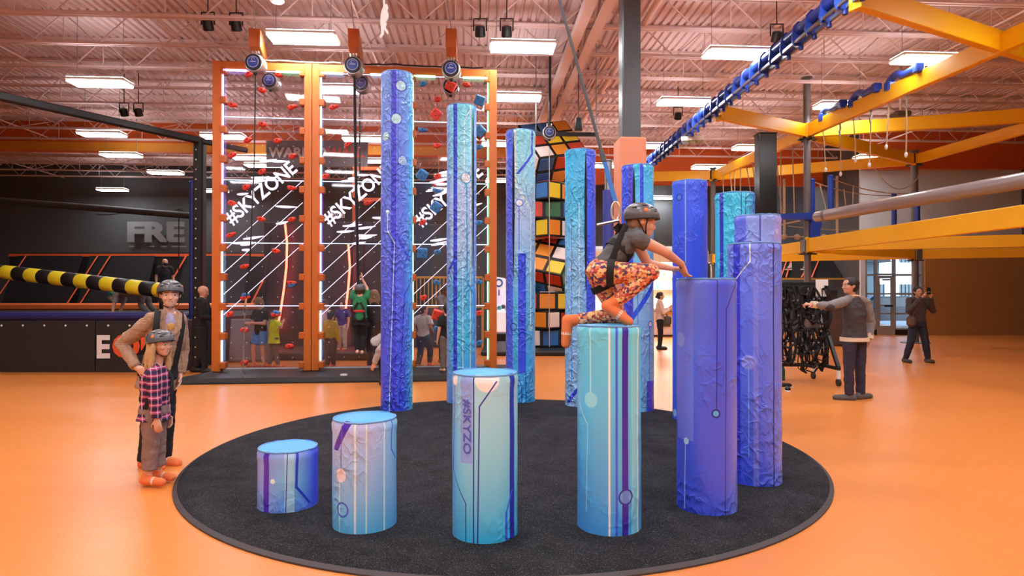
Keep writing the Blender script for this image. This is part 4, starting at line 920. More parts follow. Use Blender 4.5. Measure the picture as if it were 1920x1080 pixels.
# angled rear trampolines
rear = thing('angled_trampoline_wall', 'dark angled trampoline wall with orange edge lines behind the court', 'trampoline', (-12.4, 22.1, 1.2))
R_ = Matrix.Rotation(math.radians(-22), 3, 'X'); L_ = 1.85
for xx in (-16.6, -14.0, -10.6, -7.6):
    MB().box((xx + .1, 22.5, 2.05), (2.3, .06, L_), R_).build('angled_bed', m_bed, rear, 'p')
MB().box((-12.3, 22.92, 2.95), (11.4, .08, .09)).build('top_edge_tape', m_oline, rear, 'p')
for xx in (-17.9, -15.35, -14.9, -9.0, -8.45, -12.2):
    MB().bar((xx, 22.0, 1.15), (xx + .62, 22.75, 2.93), .07, .03).build('slant_edge_tape', m_oline, rear, 'p')
MB().box((-12.3, 23.1, 2.1), (11.6, .1, 1.9)).build('backing_panel', m_panel, rear, 'p')
T = Matrix.Translation(at(238, 454, 30.5)); fre = lettering('wall_lettering', 'FRE', .98, M('grey_wall_print', (128, 130, 132), .7), T, None, bold=.05, org=at(238, 454, 30.5), width=2.75); tag(fre, 'big grey block letters on the dark back wall above the trampolines', 'sign')
m = thing('wall_print_row', 'row of faint pale words low on the dark back wall', 'sign', at(240, 452, 30.5))
for px_, w in ((241, 9), (280, 9), (302, 10), (322, 26)): MB().box(at(px_ + w / 2, 462, 30.5), (w * .026, .02, .06)).build('printed_word', M('grey_wall_print', (128, 130, 132)), m, 'p')
# studded black post and arm
sp = thing('studded_post', 'black padded post with rows of white studs beside the climbing frame', 'post', at(374, 700, 13.05))
px0 = at(374, 500, 13.05)
MB().box((px0.x, 13.05, 2.36), (.2, .2, 4.72), bev=.03).build('post_pad', m_black, sp, 'p')
std = None
for q in range(22):
    for dx in (-.03,):
        lc = Vector((px0.x + dx, 12.945, .3 + q * .2)) - sp.location
        if std is None: std = MB().ell((0, 0, 0), (.017, .01, .017), n=8, k=5).build('stud', m_white, sp); std.location = lc
        else: inst(std, sp, lc)
arm = thing('studded_boom', 'black studded boom running overhead from the studded post', 'boom', (px0.x, 13.05, 4.7))
a, b = Vector((px0.x, 13.0, 4.7)), at(-90, 160, 9.5)
MB().bar(a, b, .12, .13, bev=.02).build('boom_pad', m_black, arm, 'p')
MB().bar(a, at(402, 274, 12.9) + Vector((.5, .4, 0)), .1, .1, bev=.02).build('boom_pad', m_black, arm, 'p')
sd = None
for q in range(20):
    lc = a.lerp(b, (q + .5) / 20) + Vector((.0, -.07, -.02)) - arm.location
    if sd is None: sd = MB().ell((0, 0, 0), (.018, .012, .018), n=8, k=5).build('stud', m_white, arm); sd.location = lc
    else: inst(sd, arm, lc)
c_ = at(360, 600, 13.9)
b_ = thing('blue_net_post', 'slim navy blue net post beside the black studded post', 'post', (c_.x, 13.9, 1.03)); MB().tube([(c_.x, 13.9, 1.03), (c_.x, 13.9, 4.0)], .062, 14).build('post_tube', M('dark_blue_paint', (40, 54, 130), .35), b_, 'p', smooth=40); MB().ell((c_.x, 13.9, 4.0), (.07, .07, .05), n=12, k=6).build('post_cap', m_cblue, b_, 'p')
tag(MB().tube([at(-120, 367, 14.3), at(358, 404, 14.1)], .075, 12).build('net_pipe', m_black, None, at(358, 404, 14.1), smooth=40), 'black padded pipe across the trampoline netting', 'pipe')
nl = thing('safety_net', 'sagging dark safety net cords over the trampolines', 'net', at(250, 400, 14.2))
for q, (x0, y0, x1, y1, s_) in enumerate(((180, 402, 255, 391, .05), (255, 391, 336, 391, .12), (336, 391, 360, 402, .03), (335, 391, 335, 520, 0))): MB().tube(sag(at(x0, y0, 14.2), at(x1, y1, 14.2), s_), .012, 5).build('net_cord', m_black, nl, 'p')
# striped sweeper roller
ro = thing('striped_roller', 'yellow and black striped padded sweeper arm over the trampolines', 'roller', at(180, 528, 13.6))
a, b = at(-125, 495, 14.33), at(318, 546, 13.3); n = 19
m_y = M('yellow_vinyl', (232, 214, 40), .4, var=.06, scale=4)
for q in range(n):
    p0, p1 = a.lerp(b, q / n), a.lerp(b, (q + 1) / n); d = (p1 - p0).normalized()
    MB().tube([p0 + d * .002, p0 + d * .02, p1 - d * .02, p1 - d * .002], [.145, .155, .155, .145], 24).build('roller_section', m_black if q % 2 else m_y, ro, 'p', smooth=40)
# ------------------------------------------------------------------ things behind the climbing frame
sg = thing('hanging_sign', 'grey hanging sign board with white and red block letters', 'sign', at(590, 290, 21))
a, b = at(497, 312, 21), at(688, 262, 21)
MB().box(((a.x + b.x) / 2, 21.1, (a.z + b.z) / 2), (b.x - a.x, .08, b.z - a.z), bev=.01).build('sign_board', M('grey_sign_board', (116, 110, 112), .6), sg, 'p')
lettering('lettering', 'WARPED', .34, m_white, Matrix.Translation(at(502, 295, 21.04)), sg, bold=.04, org='p', width=1.93); lettering('lettering', 'WALL', .34, M('red_print', (232, 84, 56), .5), Matrix.Translation(at(611, 295, 21.04)), sg, bold=.04, org='p', width=1.25)
for xx in (a.x + .2, b.x - .2): MB().tube([(xx, 21.1, b.z), (xx, 21.1, 7.79)], .012, 5).build('sign_wire', m_steel, sg, 'p')
of = thing('orange_gantry', 'orange steel gantry frame behind the second lane', 'frame', at(690, 660, 20))
a, b = at(664, 316, 20), at(745, 640, 20)
for xx in (a.x, a.x + 1.0): MB().box((xx, 20, a.z / 2 + .0), (.1, .1, a.z)).build('gantry_post', m_oline, of, 'p')
for zz in (a.z, at(0, 374, 20).z): MB().box((a.x + .5, 20, zz), (1.1, .1, .1)).build('gantry_rail', m_oline, of, 'p')
pw = thing('dark_pad_wall', 'tall dark padded wall behind the first and second climbing lanes', 'padded wall', (-5.2, 17.2, 0))
for q, xx in enumerate((-6.05, -4.87, -3.69)): MB().box((xx, 17.2, 1.75), (1.17, .2, 3.5), bev=.03).build('wall_pad', M('dark_plum_pad', (48, 42, 48), .5, var=.15, scale=2), pw, 'p')
MB().box((-4.87, 16.1, .1), (3.5, 2.0, .2), bev=.04).build('floor_pad', M('dark_plum_pad', (48, 42, 48)), pw, 'p')
lean = tag(MB().box((-6.1, 14.9, .5), (.9, .12, 1.0), RzM(8) @ RxM(-12), bev=.03).build('leaning_mat', M('grey_silver_mat', (128, 116, 122), .35, var=.3, scale=3), None, (-6.1, 14.9, 0)), 'grey mat leaning up behind the first lane', 'mat')
for q, (pts, lab) in enumerate((([(534, 418), (538, 455), (537, 500), (532, 545), (525, 590), (519, 622)], 'first'), ([(653, 458), (656, 500), (653, 540), (648, 580), (642, 610), (637, 632)], 'second'))):
    P = [at(x, y, 16.9) for x, y in pts]
    tag(MB().tube(P, .028, 8).build('red_light_strip', glow('red_neon', (255, 70, 50), 7), None, P[-1], smooth=60), 'glowing red curved light strip seen through the %s lane' % lab, 'light')
lettering('wall_lettering', 'speedWall', .19, m_white, Matrix.Translation(at(588, 412, 17.05)), None, org=at(588, 412, 17.05), width=.82); tag(COL.objects[-1], 'small white word on the dark pads behind the second lane', 'sign')
ex = thing('exit_sign', 'red lit exit sign seen through the third lane', 'exit sign', at(822, 343, 24)); MB().box(at(822, 343, 24.05), (.5, .06, .26), bev=.02).build('sign_case', M('dark_red_case', (120, 20, 20), .5), ex, 'p')
lettering('lettering', 'EXIT', .16, glow('red_exit_glow', (255, 60, 50), 4), Matrix.Translation(at(814, 346, 24)), ex, bold=.02, org='p', width=.36); MB().tube([at(822, 337, 24), Vector((at(822, 337, 24).x, 24, 7.79))], .015, 5).build('sign_stem', m_white, ex, 'p')
yf = thing('yellow_railing', 'yellow barred railing behind the third lane', 'railing', at(860, 575, 18.6)); m_yr = M('yellow_rail_paint', (222, 168, 52), .45)
a, b = at(774, 575, 18.6), at(905, 520, 18.6)
for zz in (a.z, b.z): MB().box(((a.x + b.x) / 2, 18.6, zz), (b.x - a.x, .06, .06)).build('rail', m_yr, yf, 'p')
br_ = None
for q in range(19):
    xx = a.x + (b.x - a.x) * q / 18; lc = Vector((xx, 18.6, (a.z + b.z) / 2)) - yf.location
    if br_ is None: br_ = MB().box((0, 0, 0), (.03, .03, b.z - a.z)).build('bar', m_yr, yf); br_.location = lc
    else: inst(br_, yf, lc)
for xx in (a.x, (a.x + b.x) / 2, b.x): MB().box((xx, 18.62, b.z / 2), (.07, .07, b.z)).build('railing_post', m_yr, yf, 'p')
kw = tag(MB().box((-1.85, 18.85, .58), (2.2, .2, 1.16), bev=.02).build('kick_wall', M('slate_grey_panel', (74, 72, 78), .6), None, (-1.85, 18.85, 0)), 'slate grey low wall below the yellow railing', 'low wall')
dp = tag(MB().box((-2.0, 20.6, 1.9), (3.0, .2, 3.8), bev=.02).build('dark_partition', M('blue_grey_panel', (62, 64, 70), .6), None, (-2.0, 20.6, 0)), 'dark grey partition standing behind the yellow railing', 'partition')
# claw machine
cm = thing('claw_machine', 'white and pink lit claw game machine beside the frame end post', 'arcade machine', (at(930, 632, 22.6).x, 23.0, 0)); cx_ = cm.location.x
m_cw = M('white_machine_shell', (245, 236, 242), .3, emit=.25); m_pk = glow('pink_machine_trim', (236, 120, 230), 2.5)
prof = [(-.58, .25), (.58, .25), (.58, 1.75)] + [(.58 * math.cos(q * PI / 12), 1.75 + .42 * math.sin(q * PI / 12)) for q in range(1, 12)] + [(-.58, 1.75)]
MB().prism(prof, .08, Matrix.Translation((cx_, 23.3, 0))).build('back_shell', m_cw, cm, 'p')
MB().box((cx_, 22.95, .58), (1.14, .8, .72), bev=.04).build('cabinet_base', m_cw, cm, 'p')
MB().prism([(-.56, 1.72), (.56, 1.72), (.5, 1.95), (.3, 2.12), (0, 2.17), (-.3, 2.12), (-.5, 1.95)], .78, Matrix.Translation((cx_, 22.95, 0))).build('marquee', m_cw, cm, 'p')
for sx in (-.55, .55): MB().box((cx_ + sx, 22.56, 1.2), (.05, .05, 1.9)).build('lit_trim', m_pk, cm, 'p'); MB().box((cx_ + sx, 23.2, 1.2), (.05, .05, 1.1)).build('corner_post', m_cw, cm, 'p')
MB().box((cx_, 22.57, 1.33), (1.06, .01, .76)).build('front_pane', m_glass, cm, 'p')
MB().lathe([(.002, 0), (.13, 0), (.13, .02), (.002, .02)], (cx_ - .18, 22.54, .55), 18, R=RXf).build('violet_sticker', M('violet_sticker', (80, 66, 190)), cm, 'p'); MB().lathe([(.09, 0), (.15, 0), (.15, .02), (.09, .02)], (cx_ + .1, 22.55, 1.95), 18, R=RXf, caps=False).build('round_logo', M('blue_sticker', (80, 120, 220)), cm, 'p')
MB().box((cx_ + .52, 22.5, .66), (.3, .06, .5), bev=.02).build('red_coin_door', M('red_coin_door', (190, 40, 44)), cm, 'p')
for q in range(7): MB().ell((cx_ - .4 + q * .13, 22.9 + .1 * (q % 2), 1.02 + .04 * (q % 3)), (.09, .09, .08), n=10, k=6).build('plush_prize', (m_white, M('teal_plush', (120, 200, 190), .9), M('grey_plush', (90, 90, 100), .9))[q % 3], cm, 'p', smooth=60)
MB().tube([(cx_ + .1, 22.95, 1.72), (cx_ + .1, 22.95, 1.5)], .03, 8).build('claw', m_steel, cm, 'p')
for sx in (-.45, .45): MB().tube([(cx_ + sx, 22.6, .2), (cx_ + sx, 22.6, .0)], .04, 8).build('foot', m_steel, cm, 'p')
tag(MB().box((at(950, 640, 20.6).x, 20.6, .16), (.95, .7, .32), bev=.03).build('black_step', m_black, None, (at(950, 640, 20.6).x, 20.6, 0)), 'low black step on the floor before the claw machine', 'step')
# concession counter
cc = thing('snack_counter', 'bright white snack counter with shelves behind the crouching climber', 'counter', (4.9, 23.6, 0))
m_cnt = M('white_laminate', (240, 226, 216), .4)
MB().box((5.1, 23.7, .5), (3.4, .7, .88), bev=.02).build('counter_front', m_cnt, cc, 'p'); MB().box((5.1, 23.66, 1.0), (3.5, .86, .1), bev=.02).build('counter_top', m_white, cc, 'p'); MB().box((5.1, 23.72, .06), (3.36, .66, .12)).build('toe_kick', m_black, cc, 'p')
MB().box((5.55, 23.33, .55), (.44, .03, .38)).build('vent_grille', m_grey, cc, 'p')
for q in range(7): MB().box((5.55, 23.31, .4 + q * .05), (.42, .012, .014)).build('grille_slat', m_blackmetal, cc, 'p')
MB().box((5.7, 23.31, .86), (.9, .02, .1)).build('price_strip', m_yr, cc, 'p')
MB().box((5.1, 26.2, 1.9), (4.4, .1, 3.2)).build('rear_panel', m_white, cc, 'p')
for zz in (1.75, 2.25): MB().box((5.1, 26.0, zz), (4.0, .36, .04)).build('shelf', m_white, cc, 'p')
MB().box((4.9, 24.9, 3.15), (4.6, 2.8, .12)).build('canopy', m_white, cc, 'p')
MB().box((4.9, 24.9, 3.08), (4.2, 2.2, .02)).build('canopy_light', glow('canopy_lamp', (255, 248, 240), 9), cc, 'p'); MB().box((4.9, 23.45, 2.92), (4.6, .06, .4)).build('fascia', M('cream_fascia', (246, 226, 190), .5), cc, 'p')
mcl = [M('cup_teal', (70, 180, 170)), M('cup_red', (210, 80, 60)), m_white, m_yr]
for q in range(12):
    z = 1.77 + (q % 2) * .5
    tag(MB().lathe([(.05, 0), (.06, .02), (.05, .16), (.03, .2)], (3.9 + q * .25, 25.95, z), 12).build('drink_bottle', mcl[q % 4], None, (3.9 + q * .25, 25.95, z), smooth=40), 'small %s drink bottle on the snack counter shelves' % ('teal', 'red', 'white', 'yellow')[q % 4], 'bottle', 'bottles on the snack shelves')
# black sloped panel on the ropes side, with orange lines
sl = thing('sloped_panel', 'black sloped trampoline panel with orange lines behind the ropes course', 'trampoline', (11.2, 26, 1.7))
a, b = at(1440, 522, 25.6), at(1618, 522, 25.6)
MB().add([a, b, at(1618, 485, 26.6), at(1440, 485, 26.6), a + Vector((0, .1, 0)), b + Vector((0, .1, 0)), at(1618, 485, 26.6) + Vector((0, .1, 0)), at(1440, 485, 26.6) + Vector((0, .1, 0))], [[0, 1, 2, 3], [7, 6, 5, 4], [0, 4, 5, 1], [2, 6, 7, 3], [1, 5, 6, 2], [0, 3, 7, 4]]).build('sloped_bed', m_bed, sl, 'p')
MB().bar(a + Vector((0, -.05, -.02)), b + Vector((0, -.05, -.02)), .06, .07).build('edge_rail', M('ochre_rail', (190, 150, 70)), sl, 'p')
for x0, x1 in ((1464, 1476), (1474, 1484), (1503, 1522), (1522, 1536)): MB().bar(at(x0, 520, 25.5), at(x1, 487, 26.5), .05, .03).build('orange_line', m_oline, sl, 'p')
for px_ in (1478, 1508): MB().box(at(px_, 505, 26.0), (.3, .02, .05)).build('printed_word', m_white, sl, 'p'); MB().prism([(-.1, 0), (.1, 0), (.1, .2)], .02, Matrix.Translation(at(px_ + 2, 502, 26.0))).build('printed_arrow', m_white, sl, 'p')
sup = tag(MB().box((11.0, 26.3, .85), (4.6, .3, 1.7), bev=.02).build('panel_support_wall', m_dark, None, (11, 26.3, 0)), 'dark wall carrying the black sloped panel', 'low wall')
tb = thing('storage_cabinet', 'grey brown storage cabinet with red top behind the harness rack', 'cabinet', (at(1575, 640, 19.5).x, 19.5, 0)); cx_ = tb.location.x
MB().box((cx_, 19.5, .6), (1.0, .5, 1.15), bev=.02).build('cabinet_body', M('taupe_cabinet', (96, 84, 82), .5), tb, 'p'); MB().box((cx_, 19.5, 1.22), (1.05, .55, .09), bev=.01).build('cabinet_top', M('red_worktop', (214, 84, 60), .5), tb, 'p')
MB().box((cx_ + .2, 19.24, .98), (.4, .02, .04)).build('drawer_pull', m_steel, tb, 'p')
# ------------------------------------------------------------------ harness rack
HY = 11.4
rk = thing('harness_rack', 'black wheeled frame rack hung with climbing harnesses', 'rack', (at(1500, 715, HY).x, HY, 0))
xl, xr = at(1440, 0, HY).x, at(1549, 0, HY).x
m_strap = M('black_webbing', (22, 22, 26), .8, var=.3, scale=40); m_buckle = M('grey_buckle', (140, 142, 146), .35, .6)
def rbar(a, b, w=.06): MB().bar(a, b, w, w, bev=.006).build('rack_tube', m_blackmetal, rk, 'p')
for xx in (xl, xr):
    rbar((xx, HY, .32), (xx, HY, 1.78)); rbar((xx, HY - .45, .3), (xx, HY + .55, .3)); rbar((xx, HY - .42, .32), (xx, HY, .95)); rbar((xx, HY + .5, .32), (xx, HY, .95))
    for yy in (HY - .42, HY + .5):
        MB().bar((xx, yy, .3), (xx, yy, .12), .05, .05).build('caster_fork', m_white, rk, 'p'); MB().lathe([(.01, -.02), (.065, -.02), (.065, .02), (.01, .02)], (xx, yy, .065), 16, R=RyM(90)).build('caster_wheel', m_black, rk, 'p', smooth=40)
for zz in (1.76, 1.32, .75, .32): rbar((xl, HY, zz), (xr, HY, zz))
def harness_mb(seed):
    rnd = random.Random(seed); out = MB(); bk = MB()
    for k in range(4):
        x0 = rnd.uniform(-.06, .06); pts = []; w = rnd.uniform(.05, .1); L = rnd.uniform(.35, .8); ph = rnd.uniform(0, 6)
        for q in range(13):
            a = 2 * PI * q / 12; pts.append((x0 + w * math.sin(a) + .02 * math.sin(3 * a + ph), rnd.uniform(-.06, .06) + .04 * math.cos(a + ph), -L / 2 + L / 2 * math.cos(a)))
        out.tube(pts, .024, 6, flat=.35)
    for k in range(4):
        z = rnd.uniform(-.75, -.1); out.tube([(-.1, rnd.uniform(-.08, 0), z), (0, -.09, z - .03), (.1, rnd.uniform(-.08, 0), z + .04)], .026, 6, flat=.4)
    for k in range(3): bk.box((rnd.uniform(-.1, .1), rnd.uniform(-.12, -.08), rnd.uniform(-.75, -.05)), (.035, .012, .026), RyM(rnd.uniform(0, 180)), bev=.004)
    return out, bk
hm = []
for s_ in range(4): hm.append(harness_mb(s_ + 40))
protos = {}
labs = ['by the near upright', 'second along the rail', 'third along the rail', 'fourth along the rail', 'fifth along the rail', 'half hidden behind the violet pillar', 'on the lower bar by the near upright', 'on the lower bar, second along', 'on the lower bar, third along', 'on the lower bar behind the violet pillar']
for q in range(10):
    top = q < 6; xx = xr - .1 - (q % 6 if top else q - 6) * (.17 if top else .2); zz = 1.72 if top else .98
    h = thing('climbing_harness', 'black webbing harness hanging on the rack, ' + labs[q], 'harness', (xx, HY - .08, zz), .5 * (q % 3 - 1), 'harnesses on the rack'); s_ = q % 4
    if s_ not in protos: protos[s_] = (hm[s_][0].build('webbing', m_strap, h, smooth=50), hm[s_][1].build('buckle_set', m_buckle, h)); protos[s_][1]['kind'] = 'stuff'
    else:
        for o in protos[s_]: inst(o, h)
pa = at(1541, 540, HY - .1); tag(MB().box(pa, (.22, .006, .3)).build('notice_sheet', m_white, None, pa), 'white paper notice clipped to the harness rack', 'paper')
for q, (px_, py_, lab) in enumerate(((1476, 733, 'black sneaker lying on its own by the violet pillar'), (1470, 727, 'second dark sneaker half behind the violet pillar'))):
    p = at(px_, py_, (CAM_H) * FOC / (py_ - HOR)); s = thing('sneaker', lab, 'shoe', (p.x, p.y, 0), 1.2 - q)
    MB().cap((-.07, 0, .045), (.1, 0, .035), .045, .038, 12).build('upper', m_black, s, smooth=60); MB().box((.012, 0, .012), (.27, .085, .024), bev=.01).build('sole', m_white, s)
tag(MB().lathe([(.03, 0), (.04, .01), (.04, .2), (.02, .25), (.02, .28)], (at(1467, 712, 11.7).x, 11.7, 0), 14).build('drink_bottle', M('green_bottle', (40, 120, 80), .3), None, (at(1467, 712, 11.7).x, 11.7, 0), smooth=40), 'green bottle standing on the floor by the harness rack', 'bottle')
# ------------------------------------------------------------------ small things overhead
def spot(px_, py_, y, label, s=1.):
    p = at(px_, py_, y); r = thing('spotlight', label, 'spotlight', p, group='black ceiling spotlights')
    MB().lathe([(.06 * s, .1 * s), (.1 * s, .08 * s), (.11 * s, -.1 * s), (.09 * s, -.12 * s)], (0, 0, -.05), 18, R=RxM(25)).build('lamp_can', m_blackmetal, r, smooth=40)
    MB().tube([(-.13 * s, 0, -.05), (-.13 * s, 0, .2 * s), (.13 * s, 0, .2 * s), (.13 * s, 0, -.05)], .016, 5).build('yoke', m_blackmetal, r)
    MB().tube([(0, 0, .2 * s), (0, 0, max(.25, 7.79 - p.z))], .012, 5).build('hanger', m_blackmetal, r)
for a in ((388, 40, 13, 'black spotlight over the first lane, nearer the hall side'), (441, 41, 13, 'black spotlight beside the first cantilever arm'), (900, 52, 13, 'black spotlight over the second tallest pillar'), (950, 52, 13, 'black spotlight closest to the roof girder'), (1458, 62, 13.2, 'black spotlight just above the blue overhead rail'), (231, 206, 18, 'small far spotlight over the trampolines, outer one'), (258, 206, 18, 'small far spotlight over the trampolines, inner one'), (1272, 213, 19, 'small square spotlight under the blue rail')): spot(*a)
p = at(1085, 233, 15); s = thing('ceiling_speaker', 'black bell shaped speaker hanging beside the tower auto belay', 'speaker', p); MB().lathe([(.05, .16), (.08, .14), (.1, -.1), (.09, -.14)], (0, 0, 0), 18).build('speaker_body', m_blackmetal, s, smooth=40); MB().tube([(0, 0, .15), (0, 0, 7.79 - p.z)], .012, 5).build('hanger', m_blackmetal, s)
sil = [(.0, 1.0), (.03, 1.0), (.035, .84), (.05, .86), (.1, .86), (.12, .78), (.1, .72), (.13, .62), (.12, .5), (.06, .42), (.09, .36), (.06, .3), (.07, .24), (.13, .16), (.11, .1), (.08, .13), (.02, .22), (.01, .1), (-.05, 0), (-.09, .01), (-.05, .12), (-.06, .3), (-.08, .42), (-.06, .6), (-.03, .72), (.0, .8)]
p = at(718, 70, 8); sc_ = .49; o = MB().prism([(x * sc_, z * sc_) for x, z in sil], .03, Matrix.Translation(p)).build('cutout_board', M('bright_white_board', (250, 250, 250), .5, var=.02), None, p); ho_ = thing('hanging_cutout', 'white cut-out of a dangling climber hanging from the roof', 'cut-out', p); o.parent = ho_; o.location = (0, 0, 0); MB().tube([(.01, 0, sc_ * .98), (.01, 0, 7.79 - p.z)], .006, 5).build('hanging_wire', m_steel, ho_) # 'white cut-out of a dangling climber hanging from the roof', 'cut-out')
p = at(518, 2, 11.6); o = MB().lathe([(.002, -.02), (.1, -.01), (.13, .02), (.02, .05)], p, 20).build('smoke_detector', m_white, None, p, smooth=40); tag(o, 'round white detector at the top edge over the first lane', 'detector')
p = at(1690, 214, 17); pj = thing('projector', 'small pale projector hanging among the ropes course beams', 'projector', p); MB().box((0, 0, 0), (.4, .35, .14), bev=.03).build('projector_body', m_grey, pj); MB().box((0, 0, .05), (.62, .06, .03)).build('projector_arm', m_white, pj); MB().tube([(0, 0, .07), (0, 0, 7.79 - p.z)], .03, 8).build('projector_pole', m_white, pj)
# ------------------------------------------------------------------ people
def skin(n, c): return M('skin_' + n, c, .55, var=.05, scale=18)
SK = [skin('fair', (226, 172, 146)), skin('tan', (205, 150, 122)), skin('dark', (120, 82, 62)), skin('pale', (232, 186, 164))]
m_eye = M('eye_white', (236, 232, 228), .3); m_iris = M('dark_iris', (46, 36, 30), .3); m_lip = M('lip', (196, 116, 104), .5)
m_helm = M('grey_helmet_shell', (92, 94, 98), .32, var=.06, scale=6, coat=.2); m_hdark = M('dark_helmet_vent', (18, 18, 20), .6); m_horange = M('orange_helmet_badge', (236, 122, 50), .5)
m_osock = M('orange_grip_sock', (238, 130, 74), .8, var=.08, scale=30, bump=.3, bscale=160); m_band = M('white_sock_band', (238, 214, 200), .8)
m_hw = M('harness_webbing', (18, 18, 20), .75, var=.2, scale=60)
FOLD = bpy.data.textures.new('cloth_folds', 'CLOUDS'); FOLD.noise_scale = .07; FOLD.noise_depth = 2; FOLD.noise_type = 'SOFT_NOISE'
def rem(mb, name, mat, parent, vox, it=4):
    o = mb.build(name, mat, parent, smooth=180)
    r = o.modifiers.new('surface', 'REMESH'); r.mode = 'VOXEL'; r.voxel_size = vox; r.use_smooth_shade = True
    s = o.modifiers.new('soften', 'SMOOTH'); s.factor = .5; s.iterations = it
    if name in ('shirt', 'trousers', 'sweater', 'cardigan', 'jacket', 'sleeves', 'leggings', 'coat', 'hair'):
        d = o.modifiers.new('folds', 'DISPLACE'); d.texture = FOLD; d.texture_coords = 'LOCAL'; d.strength = {'leggings': .006, 'hair': .02}.get(name, .022); d.mid_level = .5
    return o
def loft(mb, secs, n=20):
    vs = []; fs = []
    for c, rt, fw, rx, ry in secs:
        for j in range(n):
            a = 2 * PI * j / n; vs.append(c + rt * rx * math.cos(a) + fw * ry * math.sin(a))
    k = len(secs)
    for i in range(k - 1):
        for j in range(n): fs.append([i * n + j, i * n + (j + 1) % n, (i + 1) * n + (j + 1) % n, (i + 1) * n + j])
    fs += [list(range(n))[::-1], [(k - 1) * n + j for j in range(n)]]
    mb.add(vs, fs)
def hand(mb, wr, d, n, t, hl, curl=.5, point=False):
    d = d.normalized(); n = (n - d * n.dot(d)).normalized(); t = d.cross(n) * (1 if d.cross(n).dot(t) > 0 else -1)
    R = Matrix((t, d, n)).transposed(); mb.ell(wr + d * hl * .27, (hl * .22, hl * .33, hl * .1), R, 12, 8); mb.cap(wr - d * hl * .05, wr + d * hl * .15, hl * .13, hl * .13, 10)
    fr = hl * .052
    for k, (o, L) in enumerate(((.17, .41), (.057, .46), (-.057, .43), (-.165, .34))):
        c = curl if not (point and k == 0) else .05
        if point and k > 0: c = 1.5
        b = wr + d * hl * .47 + t * hl * o; d1 = (d * math.cos(c * .6) + n * math.sin(c * .6) + t * o * .5).normalized(); d2 = (d * math.cos(c * 1.5) + n * math.sin(c * 1.5) + t * o * .4).normalized()
        m = b + d1 * hl * L * .52; mb.cap(b - d1 * hl * .1, m, fr * 1.12, fr * 1.02, 8); mb.cap(m, m + d2 * hl * L * .46, fr, fr * .85, 8)
    b = wr + d * hl * .14 + t * hl * .15; d1 = (d * .62 + t * .72 + n * .25).normalized(); m = b + d1 * hl * .24
    mb.cap(b, m, fr * 1.35, fr * 1.15, 8); d2 = (d * .85 + t * .3 + n * (.3 + curl * .3)).normalized(); mb.cap(m, m + d2 * hl * .2, fr * 1.1, fr * .9, 8)
def ax(v): return Vector(v).normalized()
